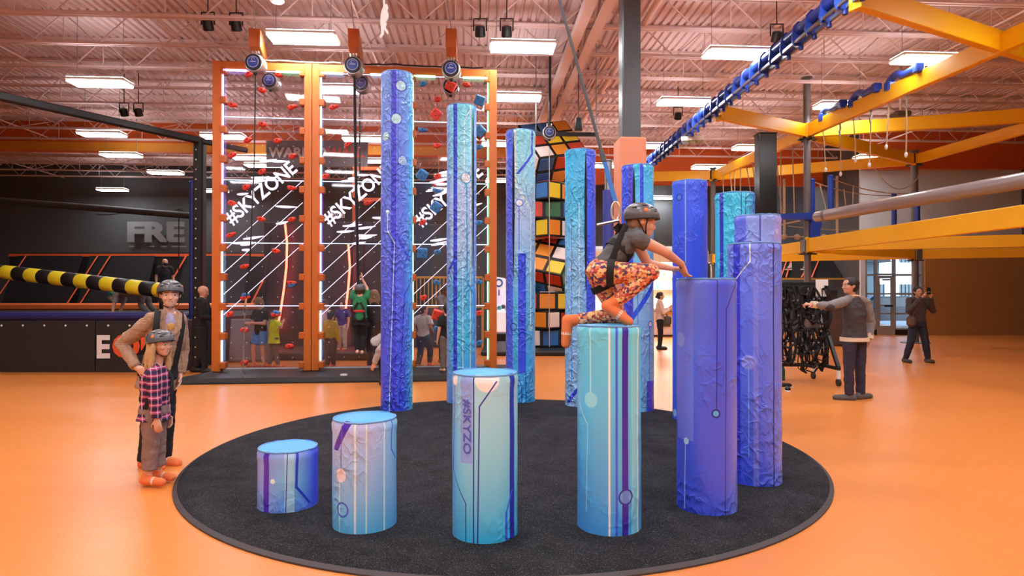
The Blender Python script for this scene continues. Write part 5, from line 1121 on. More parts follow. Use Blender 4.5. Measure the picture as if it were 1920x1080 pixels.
def person(label, loc, rz, H, P=None, L=None, group=None, absu=False):
    P = dict(P or {}); L = L or {}; kid = L.get('kid', False); vox = L.get('vox', .011); hd = H * (.158 if kid else .137) * L.get('hdk', 1)
    zn = 1 - (hd / H) * 1.12; zs = zn - .025; sw = .098 if kid else .108
    J = dict(pelvis=(0, 0, .525), chest=(0, .0, .70), neck=(0, 0, zn), head=(0, .012, 1 - hd / H / 2), shR=(sw, 0, zs), shL=(-sw, 0, zs), elR=(sw + .035, -.01, zs - .17), elL=(-sw - .035, -.01, zs - .17),
             wrR=(sw + .04, .035, zs - .32), wrL=(-sw - .04, .035, zs - .32), hipR=(.048, 0, .505), hipL=(-.048, 0, .505), knR=(.055, .012, .275), knL=(-.055, .012, .275), anR=(.06, -.005, .045), anL=(-.06, -.005, .045))
    vec = {'hf': (0, 1, 0), 'cf': (0, 1, 0), 'pf': (0, 1, 0), 'hu': None, 'handR': None, 'handL': None, 'palmR': None, 'palmL': None, 'fR': None, 'fL': None}
    for k in list(P):
        if k in vec: vec[k] = P.pop(k)
    J = {k: Vector(v) * H for k, v in J.items()}
    for k, v in P.items(): J[k] = Vector(v) * (1 if absu else H)
    hf, cf, pf = ax(vec['hf']), ax(vec['cf']), ax(vec['pf'])
    for s in 'RL':
        f = ax(vec['f' + s] or pf)
        if 'heel' + s not in J: J['heel' + s] = J['an' + s] - f * .028 * H + Vector((0, 0, -.016 * H))
        if 'toe' + s not in J: J['toe' + s] = J['an' + s] + f * .105 * H + Vector((0, 0, -.022 * H))
    root = thing('person', label, 'person', loc, rz, group)
    up_h = ax(vec['hu']) if vec['hu'] else Vector((0, 0, 1)); up_h = (up_h - hf * up_h.dot(hf)).normalized(); rt_h = hf.cross(up_h)
    RH = Matrix((rt_h, hf, up_h)).transposed(); hc = J['head']
    hp = lambda r, f, u: hc + (rt_h * r + hf * f + up_h * u) * hd
    # spine frames
    sp = ax(J['chest'] - J['pelvis']); sp2 = ax(J['neck'] - J['chest'])
    rp = pf.cross(sp).normalized(); rc = cf.cross(sp2).normalized(); fp = sp.cross(rp); fc = sp2.cross(rc)
    wk = L.get('wide', 1.)
    def torso(mb, lo=-.04, g=0., k=1., hi=1, low=None):
        S = []; pel, che, nek = J['pelvis'], J['chest'], J['neck']; mid = pel.lerp(che, .45); rm = (rp + rc).normalized(); fm = (fp + fc).normalized()
        A = lambda c, r_, f_, a, b: S.append((c, r_, f_, (a * wk) * H * k + g, (b * wk) * H * k + g))
        A(pel + sp * lo * H, rp, fp, *(low or (.078, .06))); A(pel, rp, fp, .088, .066); A(mid, rm, fm, .078, .057); A(che, rc, fc, .091, .066)
        A(che.lerp(nek, .5), rc, fc, .086, .056)
        if hi: A(che.lerp(nek, .8), rc, fc, .06, .045); A(nek, rc, fc, .036, .036)
        loft(mb, S)
    ar = L.get('arm', 1.); lr = L.get('leg', 1.)
    b = MB(); torso(b, -.03, -.008, .94)
    for s in 'RL':
        b.cap(J['neck'].lerp(J['sh' + s], .35), J['sh' + s], .034 * H * ar, .034 * H * ar); b.cap(J['sh' + s], J['el' + s], .032 * H * ar, .025 * H * ar); b.cap(J['el' + s], J['wr' + s], .0255 * H * ar, .0165 * H * ar)
        b.cap(J['hip' + s], J['kn' + s], .05 * H * lr, .034 * H * lr); b.cap(J['kn' + s], J['kn' + s].lerp(J['an' + s], .35), .034 * H * lr, .033 * H * lr); b.cap(J['kn' + s].lerp(J['an' + s], .3), J['an' + s], .034 * H * lr, .021 * H * lr)
        b.cap(J['heel' + s], J['toe' + s], .024 * H, .017 * H); b.cap(J['an' + s], J['heel' + s], .022 * H, .022 * H)
        d = ax(vec['hand' + s] or (J['wr' + s] - J['el' + s])); sx = 1 if s == 'R' else -1
        n = Vector(vec['palm' + s]) if vec['palm' + s] else -rc * sx
        hand(b, J['wr' + s], d, n, cf if vec['palm' + s] is None else d.cross(n) * (-sx), .108 * H * L.get('handk', 1), L.get('curl', .5), L.get('point') == s)
    b.ell(hp(0, -.03, .12), (.36 * hd, .44 * hd, .38 * hd), RH, 18, 12); b.ell(hp(0, .08, -.06), (.305 * hd, .33 * hd, .34 * hd), RH, 16, 10); b.ell(hp(0, .13, -.25), (.235 * hd, .27 * hd, .24 * hd), RH, 14, 9); b.ell(hp(0, .27, -.38), (.11 * hd, .11 * hd, .1 * hd), RH, 10, 7)
    b.cap(hp(0, .39 if not kid else .37, .02), hp(0, .475 if not kid else .425, -.125), .035 * hd, (.06 if not kid else .05) * hd, 8); b.ell(hp(0, .37, .1), (.2 * hd, .06 * hd, .04 * hd), RH, 10, 6)
    for sx in (-1, 1): b.ell(hp(.355 * sx, -.02, -.02), (.045 * hd, .09 * hd, .125 * hd), RH, 10, 7); b.ell(hp(.17 * sx, .28, -.12), (.1 * hd, .1 * hd, .1 * hd), RH, 10, 7)
    b.cap(J['neck'] - sp2 * .03 * H, hp(0, -.06, -.22), .2 * hd, .19 * hd)
    rem(b, 'body', L.get('skin', SK[0]), root, vox)
    if L.get('face', True):
        for sx in (-1, 1):
            MB().ell(hp(.15 * sx, .365, .02), (.056 * hd, .038 * hd, .027 * hd), RH, 10, 7).build('eye', m_eye, root, smooth=180); MB().ell(hp(.15 * sx, .392, .02), (.028 * hd, .02 * hd, .027 * hd), RH, 8, 6).build('iris', m_iris, root, smooth=180)
            MB().cap(hp(.07 * sx, .405, .105), hp(.235 * sx, .35, .115), .016 * hd, .012 * hd, 6).build('eyebrow', L.get('brow', M('brow_brown', (70, 50, 38), .8)), root, smooth=180)
        MB().cap(hp(-.07, .372, -.25), hp(.07, .372, -.25), .019 * hd, .019 * hd, 8).build('mouth', m_lip, root, smooth=180)
    # clothes
    g = L.get('loose', .008)
    if 'top' in L:
        t = MB(); torso(t, L.get('hem', -.03), g, 1.02, low=L.get('hemw')); sl = L.get('sleeve', 'short'); tm = t if 'sleeve_mat' not in L else MB()
        for s in 'RL':
            tm.cap(J['neck'].lerp(J['sh' + s], .45), J['sh' + s], .038 * H * ar, .04 * H * ar)
            if sl == 'short': e = J['sh' + s].lerp(J['el' + s], .72); tm.tube([J['sh' + s], e], [.041 * H * ar + g * .5, .038 * H * ar + g], 14)
            elif sl == 'long': tm.cap(J['sh' + s], J['el' + s], .039 * H * ar + g * .4, .032 * H * ar + g * .5); tm.tube([J['el' + s], J['wr' + s].lerp(J['el' + s], .04)], [.032 * H * ar + g * .5, .023 * H * ar + g * .5], 14)
        if sl == 'cap':
            for s in 'RL': t.tube([J['sh' + s], J['sh' + s].lerp(J['el' + s], .28)], [.04 * H * ar, .04 * H * ar], 14)
        rem(t, L.get('top_name', 'shirt'), L['top'], root, vox, 3)
        if tm is not t: rem(tm, 'sleeves', L['sleeve_mat'], root, vox, 3)
    if 'bottom' in L:
        t = MB(); S = []; bk = L.get('bottom_kind', 'long'); gb = L.get('bloose', .006)
        loft(t, [(J['pelvis'] - sp * .05 * H, rp, fp, .074 * H * wk + gb, .06 * H * wk + gb), (J['pelvis'], rp, fp, .09 * H * wk + gb, .07 * H * wk + gb), (J['pelvis'].lerp(J['chest'], .3), rp, fp, .08 * H * wk + gb, .06 * H * wk + gb)])
        for s in 'RL':
            if bk == 'short': t.tube([J['hip' + s], J['hip' + s].lerp(J['kn' + s], .78)], [.056 * H * lr + gb, .052 * H * lr + gb * 1.6], 16)
            else:
                t.cap(J['hip' + s], J['kn' + s], .055 * H * lr + gb, .039 * H * lr + gb); f = {'long': .97, 'capri': .72}[bk]
                t.tube([J['kn' + s], J['kn' + s].lerp(J['an' + s], .35), J['kn' + s].lerp(J['an' + s], f)], [.038 * H * lr + gb, .036 * H * lr + gb, L.get('cuff', .027) * H * lr + gb], 16)
        rem(t, L.get('bottom_name', 'trousers'), L['bottom'], root, vox, 3)
    for s in 'RL':
        if 'shoe' in L:
            h_, t_ = J['heel' + s], J['toe' + s]; nm = L.get('shoe_name', 'shoe'); t = MB(); t.cap(h_, t_, .031 * H, .025 * H); t.tube([h_.lerp(J['an' + s], .2), J['an' + s] + (J['kn' + s] - J['an' + s]).normalized() * L.get('shoe_up', .02) * H], [.03 * H, .029 * H], 12); so = rem(t, nm, L['shoe'], root, min(vox, .009), 3)
            if nm == 'sock': 
                m_ = h_.lerp(t_, .55); d = (t_ - h_).normalized(); MB().tube([m_ - d * .01, m_ + d * .01], .0275 * H, 14).build('sock_band', m_band, so, smooth=60)
            elif L.get('sole'): MB().cap(h_ + Vector((0, 0, -.012 * H)), t_ + Vector((0, 0, -.008 * H)), .021 * H, .017 * H, 12, flat=.5, side=(t_ - h_).cross(Vector((0, 0, 1)))).build('sole', L['sole'], so, smooth=60)
    hs = L.get('hair')
    if hs:
        t = MB(); hm_ = L['hair_mat']
        t.ell(hp(0, -.08, .15), (.405 * hd, .455 * hd, .40 * hd), RH, 18, 12); t.ell(hp(0, -.2, -.05), (.36 * hd, .3 * hd, .36 * hd), RH, 14, 9)
        if hs == 'long':
            for sx in (-1, -.6, -.2, .2, .6, 1): t.tube([hp(.3 * sx, -.2, .05), hp(.36 * sx, -.26, -.45), hp(.33 * sx, -.3, -.95), hp(.25 * sx, -.3, -1.25 * L.get('hairlen', 1))], [.15 * hd, .15 * hd, .12 * hd, .05 * hd], 8)
            for sx in (-1, 1): t.tube([hp(.36 * sx, .08, .2), hp(.4 * sx, .0, -.25), hp(.42 * sx, -.02, -.8), hp(.36 * sx, .05, -1.3 * L.get('hairlen', 1))], [.08 * hd, .13 * hd, .13 * hd, .05 * hd], 8)
        if hs == 'bun': t.ell(hp(0, -.5, -.12), (.17 * hd, .17 * hd, .17 * hd), RH)
        rem(t, 'hair', hm_, root, max(.006, vox * .8), 2)
    if L.get('helmet'):
        t = MB(); n, k = 28, 10; vs = []; rx, ry, rz_ = .48 * hd, .58 * hd, .45 * hd; c0 = hp(0, -.05, .16)
        def hpnt(th, ph, f=1.): return c0 + (rt_h * rx * math.sin(th) * math.cos(ph) + hf * ry * math.sin(th) * math.sin(ph) + up_h * rz_ * math.cos(th)) * f
        tmx = lambda ph: math.radians(104 - 17 * math.sin(ph))
        for f in (1., .9):
            for i in range(k + 1):
                for j in range(n): ph = 2 * PI * j / n; vs.append(hpnt(max(.03, tmx(ph) * i / k), ph, f))
        o2 = (k + 1) * n; fs = []
        for b0, fl in ((0, 0), (o2, 1)):
            for i in range(k):
                for j in range(n): fs.append([b0 + i * n + j, b0 + i * n + (j + 1) % n, b0 + (i + 1) * n + (j + 1) % n, b0 + (i + 1) * n + j])
            fs.append([b0 + j for j in range(n)])
        for j in range(n): fs.append([k * n + j, k * n + (j + 1) % n, o2 + k * n + (j + 1) % n, o2 + k * n + j])
        t.add(vs, fs); ho = t.build('helmet', m_helm, root, smooth=50)
        MB().tube([hpnt(tmx(2 * PI * j / n) * .985, 2 * PI * j / n, 1.0) for j in range(n + 1)], .02 * hd, 6, caps=False).build('helmet_rim', m_hdark, ho, smooth=60)
        for sx in (0, 1):
            ph = PI * sx + (.1 if sx == 0 else -.1); p = hpnt(math.radians(66), ph, 1.0); nn = (p - c0).normalized(); Rq = nn.to_track_quat('Z', 'Y').to_matrix(); MB().ell(p, (.075 * hd, .075 * hd, .015 * hd), Rq, 12, 6).build('badge', m_horange, ho, smooth=180)
            for th, dp in ((45, .55), (45, -.1), (62, -.75), (50, 1.0), (62, .75)):
                q = hpnt(math.radians(th), ph + dp * (1 if sx == 0 else -1), 1.0); nn = (q - c0).normalized(); MB().ell(q, (.1 * hd, .03 * hd, .012 * hd), nn.to_track_quat('Z', 'Y').to_matrix(), 10, 6).build('vent', m_hdark, ho, smooth=180)
        for sx in (-1, 1): MB().tube([hp(.42 * sx, .12, .12), hp(.39 * sx, .1, -.15), hp(.27 * sx, .17, -.4), hp(.06 * sx, .24, -.5)], .02 * hd, 6, flat=.5).build('chin_strap', m_hw, ho, smooth=60); MB().tube([hp(.41 * sx, -.25, .08), hp(.38 * sx, -.02, -.2), hp(.27 * sx, .17, -.4)], .018 * hd, 6, flat=.5).build('chin_strap', m_hw, ho, smooth=60)
    return root, J, hp
def strap(root, pts, w=.022, name='harness_strap', mat=None, side=None): 
    return MB().tube([Vector(p) for p in pts], w, 8, flat=.22, side=side).build(name, mat or m_hw, root, smooth=60)
def loop(root, c, axis, r, w=.024, name='harness_strap', n=22, fl=1., side=None):
    axis = Vector(axis).normalized(); a = (Vector(side) - axis * Vector(side).dot(axis)).normalized() if side is not None else axis.orthogonal().normalized(); b = axis.cross(a); vs = []; fs = []
    for j in range(n):
        t_ = 2 * PI * j / n; d = a * math.cos(t_) + b * math.sin(t_) * fl; p = Vector(c) + d * r
        vs += [p - axis * w, p + axis * w, p + axis * w + d * .006, p - axis * w + d * .006]
    for j in range(n):
        for k in range(4): fs.append([j * 4 + k, j * 4 + (k + 1) % 4, ((j + 1) % n) * 4 + (k + 1) % 4, ((j + 1) % n) * 4 + k])
    return MB().add(vs, fs).build(name, m_hw, root, smooth=40)

# patterned cloth
def plaid_mat():
    t = NT('plaid_flannel'); v = t.obj(); sp_ = t.node('SeparateXYZ'); t.link(v, sp_.inputs[0])
    def st(s_, f, w, ph=0.): return t.math('LESS_THAN', t.math('FRACT', t.math('MULTIPLY_ADD', s_, f, ph)), w)
    hx = t.math('ADD', sp_.outputs[0], t.math('MULTIPLY', sp_.outputs[1], .8))
    c = t.mix(st(sp_.outputs[2], 17, .5), c4(lin((200, 50, 110))), c4(lin((44, 34, 70)))); c = t.mix(t.math('MULTIPLY', st(hx, 17, .5), .55), c, c4(lin((40, 30, 66)))); c = t.mix(t.math('MULTIPLY', st(sp_.outputs[2], 17, .12, .3), .7), c, c4(lin((226, 196, 214)))); c = t.mix(t.math('MULTIPLY', st(hx, 17, .12, .3), .7), c, c4(lin((226, 196, 214))))
    t.link(c, t.b.inputs['Base Color']); t.b.inputs['Roughness'].default_value = .85; t.bump(t.noise(v, 300, 2), .2, .003); return t.m
def legging_mat():
    t = NT('patterned_leggings'); v = t.obj()
    vo = t.node('TexVoronoi'); t.link(v, vo.inputs['Vector']); vo.inputs['Scale'].default_value = 32; vo.inputs['Randomness'].default_value = .8
    ed = t.node('TexVoronoi'); ed.feature = 'DISTANCE_TO_EDGE'; t.link(v, ed.inputs['Vector']); ed.inputs['Scale'].default_value = 32; ed.inputs['Randomness'].default_value = .8
    sep = t.node('SeparateColor'); t.link(vo.outputs['Color'], sep.inputs[0])
    c = t.ramp(sep.outputs[0], [(0, lin((66, 54, 110))), (.17, lin((226, 130, 96))), (.4, lin((240, 178, 120))), (.56, lin((200, 88, 74))), (.7, lin((232, 150, 130))), (.84, lin((70, 64, 96))), (.92, lin((244, 204, 120)))], 'CONSTANT')
    c = t.mix(t.math('LESS_THAN', ed.outputs['Distance'], .07), c, c4(lin((196, 66, 44))))
    n2 = t.node('TexVoronoi'); t.link(v, n2.inputs['Vector']); n2.inputs['Scale'].default_value = 60; s2 = t.node('SeparateColor'); t.link(n2.outputs['Color'], s2.inputs[0])
    c = t.mix(t.math('MULTIPLY', t.math('GREATER_THAN', s2.outputs[1], .74), .85), c, c4(lin((246, 206, 140)))); c = t.mix(t.math('MULTIPLY', t.math('LESS_THAN', s2.outputs[1], .14), .8), c, c4(lin((60, 48, 92))))
    t.link(c, t.b.inputs['Base Color']); t.b.inputs['Roughness'].default_value = .7; return t.m
def knit_mat():
    t = NT('tan_knit'); v = t.obj(); sp_ = t.node('SeparateXYZ'); t.link(v, sp_.inputs[0]); n = t.noise(v, 40, 3)
    t.link(t.mix(n, c4(lin((160, 126, 102))), c4(lin((188, 154, 128)))), t.b.inputs['Base Color']); t.b.inputs['Roughness'].default_value = .9
    w = t.math('SINE', t.math('MULTIPLY', sp_.outputs[2], 420)); w2 = t.math('SINE', t.math('MULTIPLY', t.math('ADD', sp_.outputs[0], sp_.outputs[1]), 160)); t.bump(t.math('ADD', w, t.math('MULTIPLY', w2, 1.4)), .35, .004); return t.m
cloth = lambda n, c, **k: M('cloth_' + n, c, .85, var=.1, scale=14, bump=.15, bscale=120, **k)
m_bl = cloth('black', (24, 24, 28)); m_bl2 = cloth('black_trouser', (28, 26, 30))
blond = M('hair_blond', (196, 160, 112), .6, var=.3, scale=40, bump=.4, bscale=60); brown = M('hair_brown', (84, 60, 44), .6, var=.3, scale=40, bump=.4, bscale=60); dkhair = M('hair_dark', (34, 26, 24), .55, var=.3, scale=40, bump=.4, bscale=60)

# --- the crouching climber on the fourth pillar
px4, py4, pz4, _r = PILLARS[3]
base = Vector((px4, py4, pz4)); K = lambda x, y, d: tuple(at(x, y, d) - base)
KP = dict(pelvis=K(1126, 510, 4.34), chest=K(1166, 463, 4.36), neck=K(1190, 436, 4.37), head=K(1204, 416, 4.375), shR=K(1198, 449, 4.235), shL=K(1188, 444, 4.5), elR=K(1247, 472, 4.30), wrR=K(1279, 496, 4.49), elL=K(1214, 494, 4.6), wrL=K(1258, 503, 4.66),
          hipR=K(1128, 512, 4.265), knR=K(1220, 511, 4.19), anR=K(1155, 566, 4.24), heelR=K(1139, 574, 4.24), toeR=K(1178, 603, 4.22), hipL=K(1124, 520, 4.42), knL=K(1160, 592, 4.43), anL=K(1082, 600, 4.46), heelL=K(1064, 601, 4.46), toeL=K(1061, 644, 4.46),
          hf=(1, -.08, -.2), cf=(.72, 0, -.7), pf=(.75, 0, -.62), handR=(.35, .25, -.9), palmR=(.6, .3, .25), handL=(1, .2, -.1), palmL=(0, -.3, -1))
kid, KJ, khp = person('crouching child in a grey shirt, patterned leggings and helmet on top of a pillar', base, 0, 1.36, KP,
    dict(kid=True, vox=.006, skin=SK[0], top=cloth('grey_marl', (92, 92, 94)), sleeve='cap', bottom=legging_mat(), bottom_name='leggings', bloose=.002, loose=.003, hem=.02, cuff=.03, shoe=m_osock, shoe_name='sock', shoe_up=.045, hair='short', hair_mat=M('hair_cropped', (150, 112, 84), .7), helmet=True, curl=.75, leg=1.08), absu=True)
thR = KJ['hipR'].lerp(KJ['knR'], .28); dR = KJ['knR'] - KJ['hipR']; loop(kid, KJ['hipR'].lerp(KJ['knR'], .2), dR + Vector((0, 0, -.02)), .089); loop(kid, KJ['hipL'].lerp(KJ['knL'], .22), KJ['knL'] - KJ['hipL'], .086)
spn = KJ['chest'] - KJ['pelvis']; loop(kid, KJ['chest'] + spn * -.12, spn, .118, fl=.8, side=(0, 1, 0)); 
a_ = KJ['neck'] + Vector((-.02, -.03, .05))
for sy, y_ in (('R', -.12), ('L', .12)):
    s = KJ['sh' + sy]; strap(kid, [KJ['pelvis'] + Vector((.02, y_ * 1.0, .0)), KJ['pelvis'].lerp(KJ['chest'], .5) + Vector((.0, y_ * .98, .02)), KJ['chest'] + Vector((-.03, y_ * .95, .05)), KJ['neck'] + Vector((-.07, y_ * .6, .045)), KJ['neck'] + Vector((-.11, y_ * .2, .03))], .022, side=spn.cross(Vector((0, 1, 0))))
ring = KJ['neck'] + Vector((-.13, 0, .05)); MB().tube([ring + Vector((.03 * math.sin(q * PI / 8), 0, .03 * math.cos(q * PI / 8))) for q in range(17)], .006, 6, caps=False).build('back_ring', m_steel, kid, smooth=60)
strap(kid, [KJ['neck'] + Vector((-.1, 0, .02)), ring + Vector((0, 0, .0))], .03)
MB().tube([KJ['wrR'] + Vector((.024 * math.cos(q * PI / 8), .01 * math.cos(q * PI / 8), .024 * math.sin(q * PI / 8))) for q in range(17)], .006, 6, caps=False).build('wrist_band', m_navy, kid, smooth=60)
# auto belay line of the climber
A0 = base + ring + Vector((0, 0, .03)); top = Vector((0.0, 6.45, 6.3)); v1 = A0.lerp(top, .035); v2 = A0.lerp(top, .1)
car_ = thing('belay_carabiner', 'steel carabiner clipped to the crouching climber, below a blue webbing', 'carabiner', A0)
MB().tube([A0 + Vector((.028 * math.sin(2 * PI * q / 18), 0, .065 + .065 * -math.cos(2 * PI * q / 18))) for q in range(19)], .008, 7, caps=False).build('carabiner_loop', M('pale_alloy', (214, 208, 190), .3, .6), car_, 'p', smooth=60); MB().tube([A0 + Vector((-.13, -.02, -.03)), A0 + Vector((.02, -.02, .0))], .01, 6).build('lanyard_pin', m_steel, car_, 'p')
wp = A0 + Vector((0, 0, .13)); d = top - wp
tag(MB().tube([wp, wp + d * .075], .017, 8, flat=.3).build('belay_webbing', M('blue_webbing', (46, 110, 190), .7), None, wp), 'blue webbing end of the belay line above the crouching climber', 'strap')
tag(MB().tube([wp + d * .075, wp + d * .09, wp + d * .1, top], [.02, .02, .012, .012], 8, flat=.5).build('belay_line', M('dark_webbing', (66, 68, 72), .7), None, top), 'long dark belay line running up to the roof from the crouching climber', 'cable')

# --- woman in cardigan, child in plaid
mb0 = Vector((at(297, 0, 5.9).x, 5.9, 0)); K = lambda x, y, d: tuple(at(x, y, d) - mb0)
MP = dict(pelvis=K(297, 702, 5.9), chest=K(310, 630, 5.9), neck=K(316, 590, 5.9), head=K(319, 553, 5.88), shR=K(288, 598, 5.78), shL=K(336, 600, 6.0), elR=K(229, 645, 5.82), wrR=K(258, 690, 5.72), elL=K(343, 655, 6.1), wrL=K(338, 702, 6.02), hipR=K(287, 708, 5.83), hipL=K(308, 708, 5.97), knR=K(284, 788, 5.84), knL=K(310, 788, 5.98),
          anR=K(277, 864, 5.86), anL=K(306, 857, 6.0), fR=(.9, -.4, 0), fL=(.95, -.3, 0), hf=(.5, -.86, -.04), cf=(.72, -.69, 0), pf=(.8, -.6, 0), handR=(.8, -.1, -.3), palmR=(.3, .9, 0))
mum, MJ, mhp = person('woman in a tan knitted cardigan and grey helmet, hand on hip', mb0, 0, 1.69, MP, dict(vox=.007, skin=SK[3], top=knit_mat(), top_name='cardigan', sleeve='long', hem=-.075, hemw=(.094, .072), loose=.014, bottom=m_bl2, bloose=.02, cuff=.036, shoe=m_osock, shoe_name='sock', hair='short', hair_mat=brown, helmet=True), absu=True)
cf = ax((.72, -.69, 0)); rt = cf.cross(Vector((0, 0, 1)))
strap(mum, [MJ['neck'] + Vector((-.1, .02, .02)), MJ['shR'] + Vector((.05, -.02, .075)), MJ['shR'] + Vector((.085, -.1, -.02)), MJ['shR'] + Vector((.075, -.115, -.14)), MJ['pelvis'] + Vector((-.05, -.17, .2))], .026, side=rt)
vv = MB(); c = MJ['chest'].lerp(MJ['neck'], .45); R = Matrix((rt, cf, Vector((0, 0, 1)))).transposed(); vv.ell(c + cf * .075, (.05, .045, .13), R, 14, 9); vv.build('inner_shirt', M('lavender_print_shirt', (176, 168, 206), .8, var=.3, scale=40), mum, smooth=180)
vv = MB(); vv.ell(c + cf * .105 + Vector((0, 0, -.0)), (.035, .02, .045), R, 12, 8); vv.build('shirt_print', M('ochre_shirt_print', (214, 160, 84), .8, var=.5, scale=60), mum, smooth=180)
for sx in (-1, 1): MB().tube([MJ['neck'] + rt * .055 * sx - cf * .05 + Vector((0, 0, .035)), MJ['neck'] + rt * .075 * sx + cf * .03, MJ['chest'].lerp(MJ['neck'], .4) + rt * .06 * sx + cf * .105, MJ['chest'] + rt * .012 * sx + cf * .135], [.03, .034, .034, .012], 8, flat=.5).build('shawl_collar', MATS.get('knit') or bpy.data.materials['tan_knit'], mum, smooth=60)
for q in range(3): MB().ell(MJ['chest'].lerp(MJ['pelvis'], .25 + .35 * q) + cf * .143 + rt * .01, (.016, .016, .016), n=10, k=6).build('cardigan_button', M('brown_button', (92, 70, 56), .4), mum, smooth=180)
for sx in (-1, 1):
    strap(mum, [MJ['neck'] + rt * .1 * sx - cf * .07 + Vector((0, 0, -.03)), MJ['neck'] + rt * .105 * sx + cf * .0 + Vector((0, 0, .022)), MJ['chest'].lerp(MJ['neck'], .5) + rt * .105 * sx + cf * .09, MJ['chest'].lerp(MJ['neck'], -.1) + rt * .1 * sx + cf * .11, MJ['pelvis'].lerp(MJ['chest'], .2) + rt * .1 * sx + cf * .1], .024, side=rt)
gb0 = Vector((at(291, 0, 5.34).x, 5.34, 0)); K = lambda x, y, d: tuple(at(x, y, d) - gb0)
GP = dict(pelvis=K(290, 772, 5.34), chest=K(293, 722, 5.34), neck=K(295, 686, 5.34), head=K(302, 645, 5.335), shR=K(287, 702, 5.22), shL=K(302, 701, 5.44), elR=K(291, 752, 5.2), wrR=K(295, 785, 5.2), elL=K(308, 750, 5.5), wrL=K(316, 778, 5.46), hipR=K(286, 782, 5.29), hipL=K(295, 782, 5.39), knR=K(284, 836, 5.29), knL=K(297, 832, 5.4), anR=K(279, 895, 5.29), anL=K(298, 886, 5.42),
          fR=(.97, -.2, 0), fL=(.97, -.2, 0), hf=(.95, -.32, -.06), cf=(.95, -.3, 0), pf=(.95, -.3, 0), handR=(.15, 0, -1), palmR=(-.2, 1, 0))
girl, GJ, ghp = person('small child in a pink and navy plaid shirt and grey helmet', gb0, 0, 1.28, GP, dict(kid=True, vox=.006, skin=SK[0], top=plaid_mat(), sleeve='long', hem=-.05, hemw=(.1, .08), loose=.012, bottom=cloth('taupe', (142, 116, 108)), bottom_kind='capri', bloose=.014, cuff=.034, shoe=m_osock, shoe_name='sock', shoe_up=.03, hair='long', hair_mat=blond, hairlen=1.25, helmet=True), absu=True)
cf = ax((.95, -.3, 0)); rt = cf.cross(Vector((0, 0, 1)))
for sx in (-1, 1): strap(girl, [GJ['neck'] + rt * .06 * sx - cf * .07, GJ['neck'] + rt * .065 * sx + Vector((0, 0, .012)), GJ['chest'].lerp(GJ['neck'], .4) + rt * .08 * sx + cf * .085, GJ['pelvis'].lerp(GJ['chest'], .3) + rt * .09 * sx + cf * .09], .018, side=rt)
strap(girl, [GJ['shR'] + Vector((.03, -.01, .03)), GJ['shR'] + Vector((.05, -.02, -.1)), GJ['pelvis'] + rt * .12 + cf * .03 + Vector((0, 0, .05))], .02)

# --- man in two-tone sweater, pointing
sb0 = Vector((at(1602, 0, 9.6).x, 9.6, 0)); K = lambda x, y, d: tuple(at(x, y, d) - sb0)
SP = dict(pelvis=K(1602, 632, 9.6), chest=K(1602, 590, 9.6), neck=K(1600, 557, 9.58), head=K(1594, 536, 9.55), shL=K(1581, 566, 9.52), elL=K(1553, 574, 9.36), wrL=K(1523, 571, 9.3), shR=K(1624, 567, 9.7), elR=K(1633, 604, 9.76), wrR=K(1630, 634, 9.7), hipL=K(1593, 640, 9.55), hipR=K(1611, 640, 9.65), knL=K(1591, 692, 9.55), knR=K(1612, 692, 9.65),
          anL=K(1592, 741, 9.56), anR=K(1613, 739, 9.66), fL=(-.75, .2, 0), fR=(.75, .3, 0), hf=(-.97, -.1, .02), cf=(-.45, .9, 0), pf=(-.2, .98, 0), handL=(-1, 0, .05), palmL=(0, .2, -1))
man, SJ, shp = person('man in a charcoal sweater with grey sleeves pointing across the harness rack', sb0, 0, 1.8, SP, dict(vox=.01, wide=1.12, skin=SK[1], top=cloth('charcoal_knit', (66, 62, 64)), top_name='sweater', sleeve='long', leg=.9, sleeve_mat=cloth('grey_marl_sleeve', (134, 130, 130)), hem=-.03, loose=.016, bottom=cloth('indigo_denim', (48, 46, 66)), bloose=.012, cuff=.032, shoe=M('grey_trainer', (92, 90, 90), .7, var=.4, scale=40), sole=m_white, hair='short', hair_mat=dkhair, point='L'), absu=True)
c = SJ['pelvis']; loft_ = MB(); f_ = ax((-.2, .98, 0)); r_ = f_.cross(Vector((0, 0, 1)))
loft(loft_, [(c + Vector((0, 0, z)), r_, f_, .088 * 1.8 * 1.16 + .034, .066 * 1.8 * 1.16 + .036) for z in (-.06, .0)]); loft_.build('hem_band', M('cloth_cream_rib', (222, 204, 178), .85), man, smooth=60)
for s in 'LR': d = (SJ['wr' + s] - SJ['el' + s]).normalized(); MB().tube([SJ['wr' + s] - d * .07, SJ['wr' + s] + d * .01], .053, 14).build('cuff', M('cloth_cream_rib', (222, 204, 178)), man, smooth=40)
p = SJ['elL'].lerp(SJ['wrL'], .02); MB().ell(p + Vector((0, -.055, -.02)), (.075, .035, .05), n=14, k=8).build('elbow_patch', cloth('patch', (58, 52, 54)), man, smooth=180)
MB().tube([SJ['neck'] + Vector((.062 * math.cos(q * PI / 10), .062 * math.sin(q * PI / 10), .02)) for q in range(21)], .014, 8, caps=False).build('neck_rib', M('cloth_cream_rib', (222, 204, 178)), man, smooth=60)

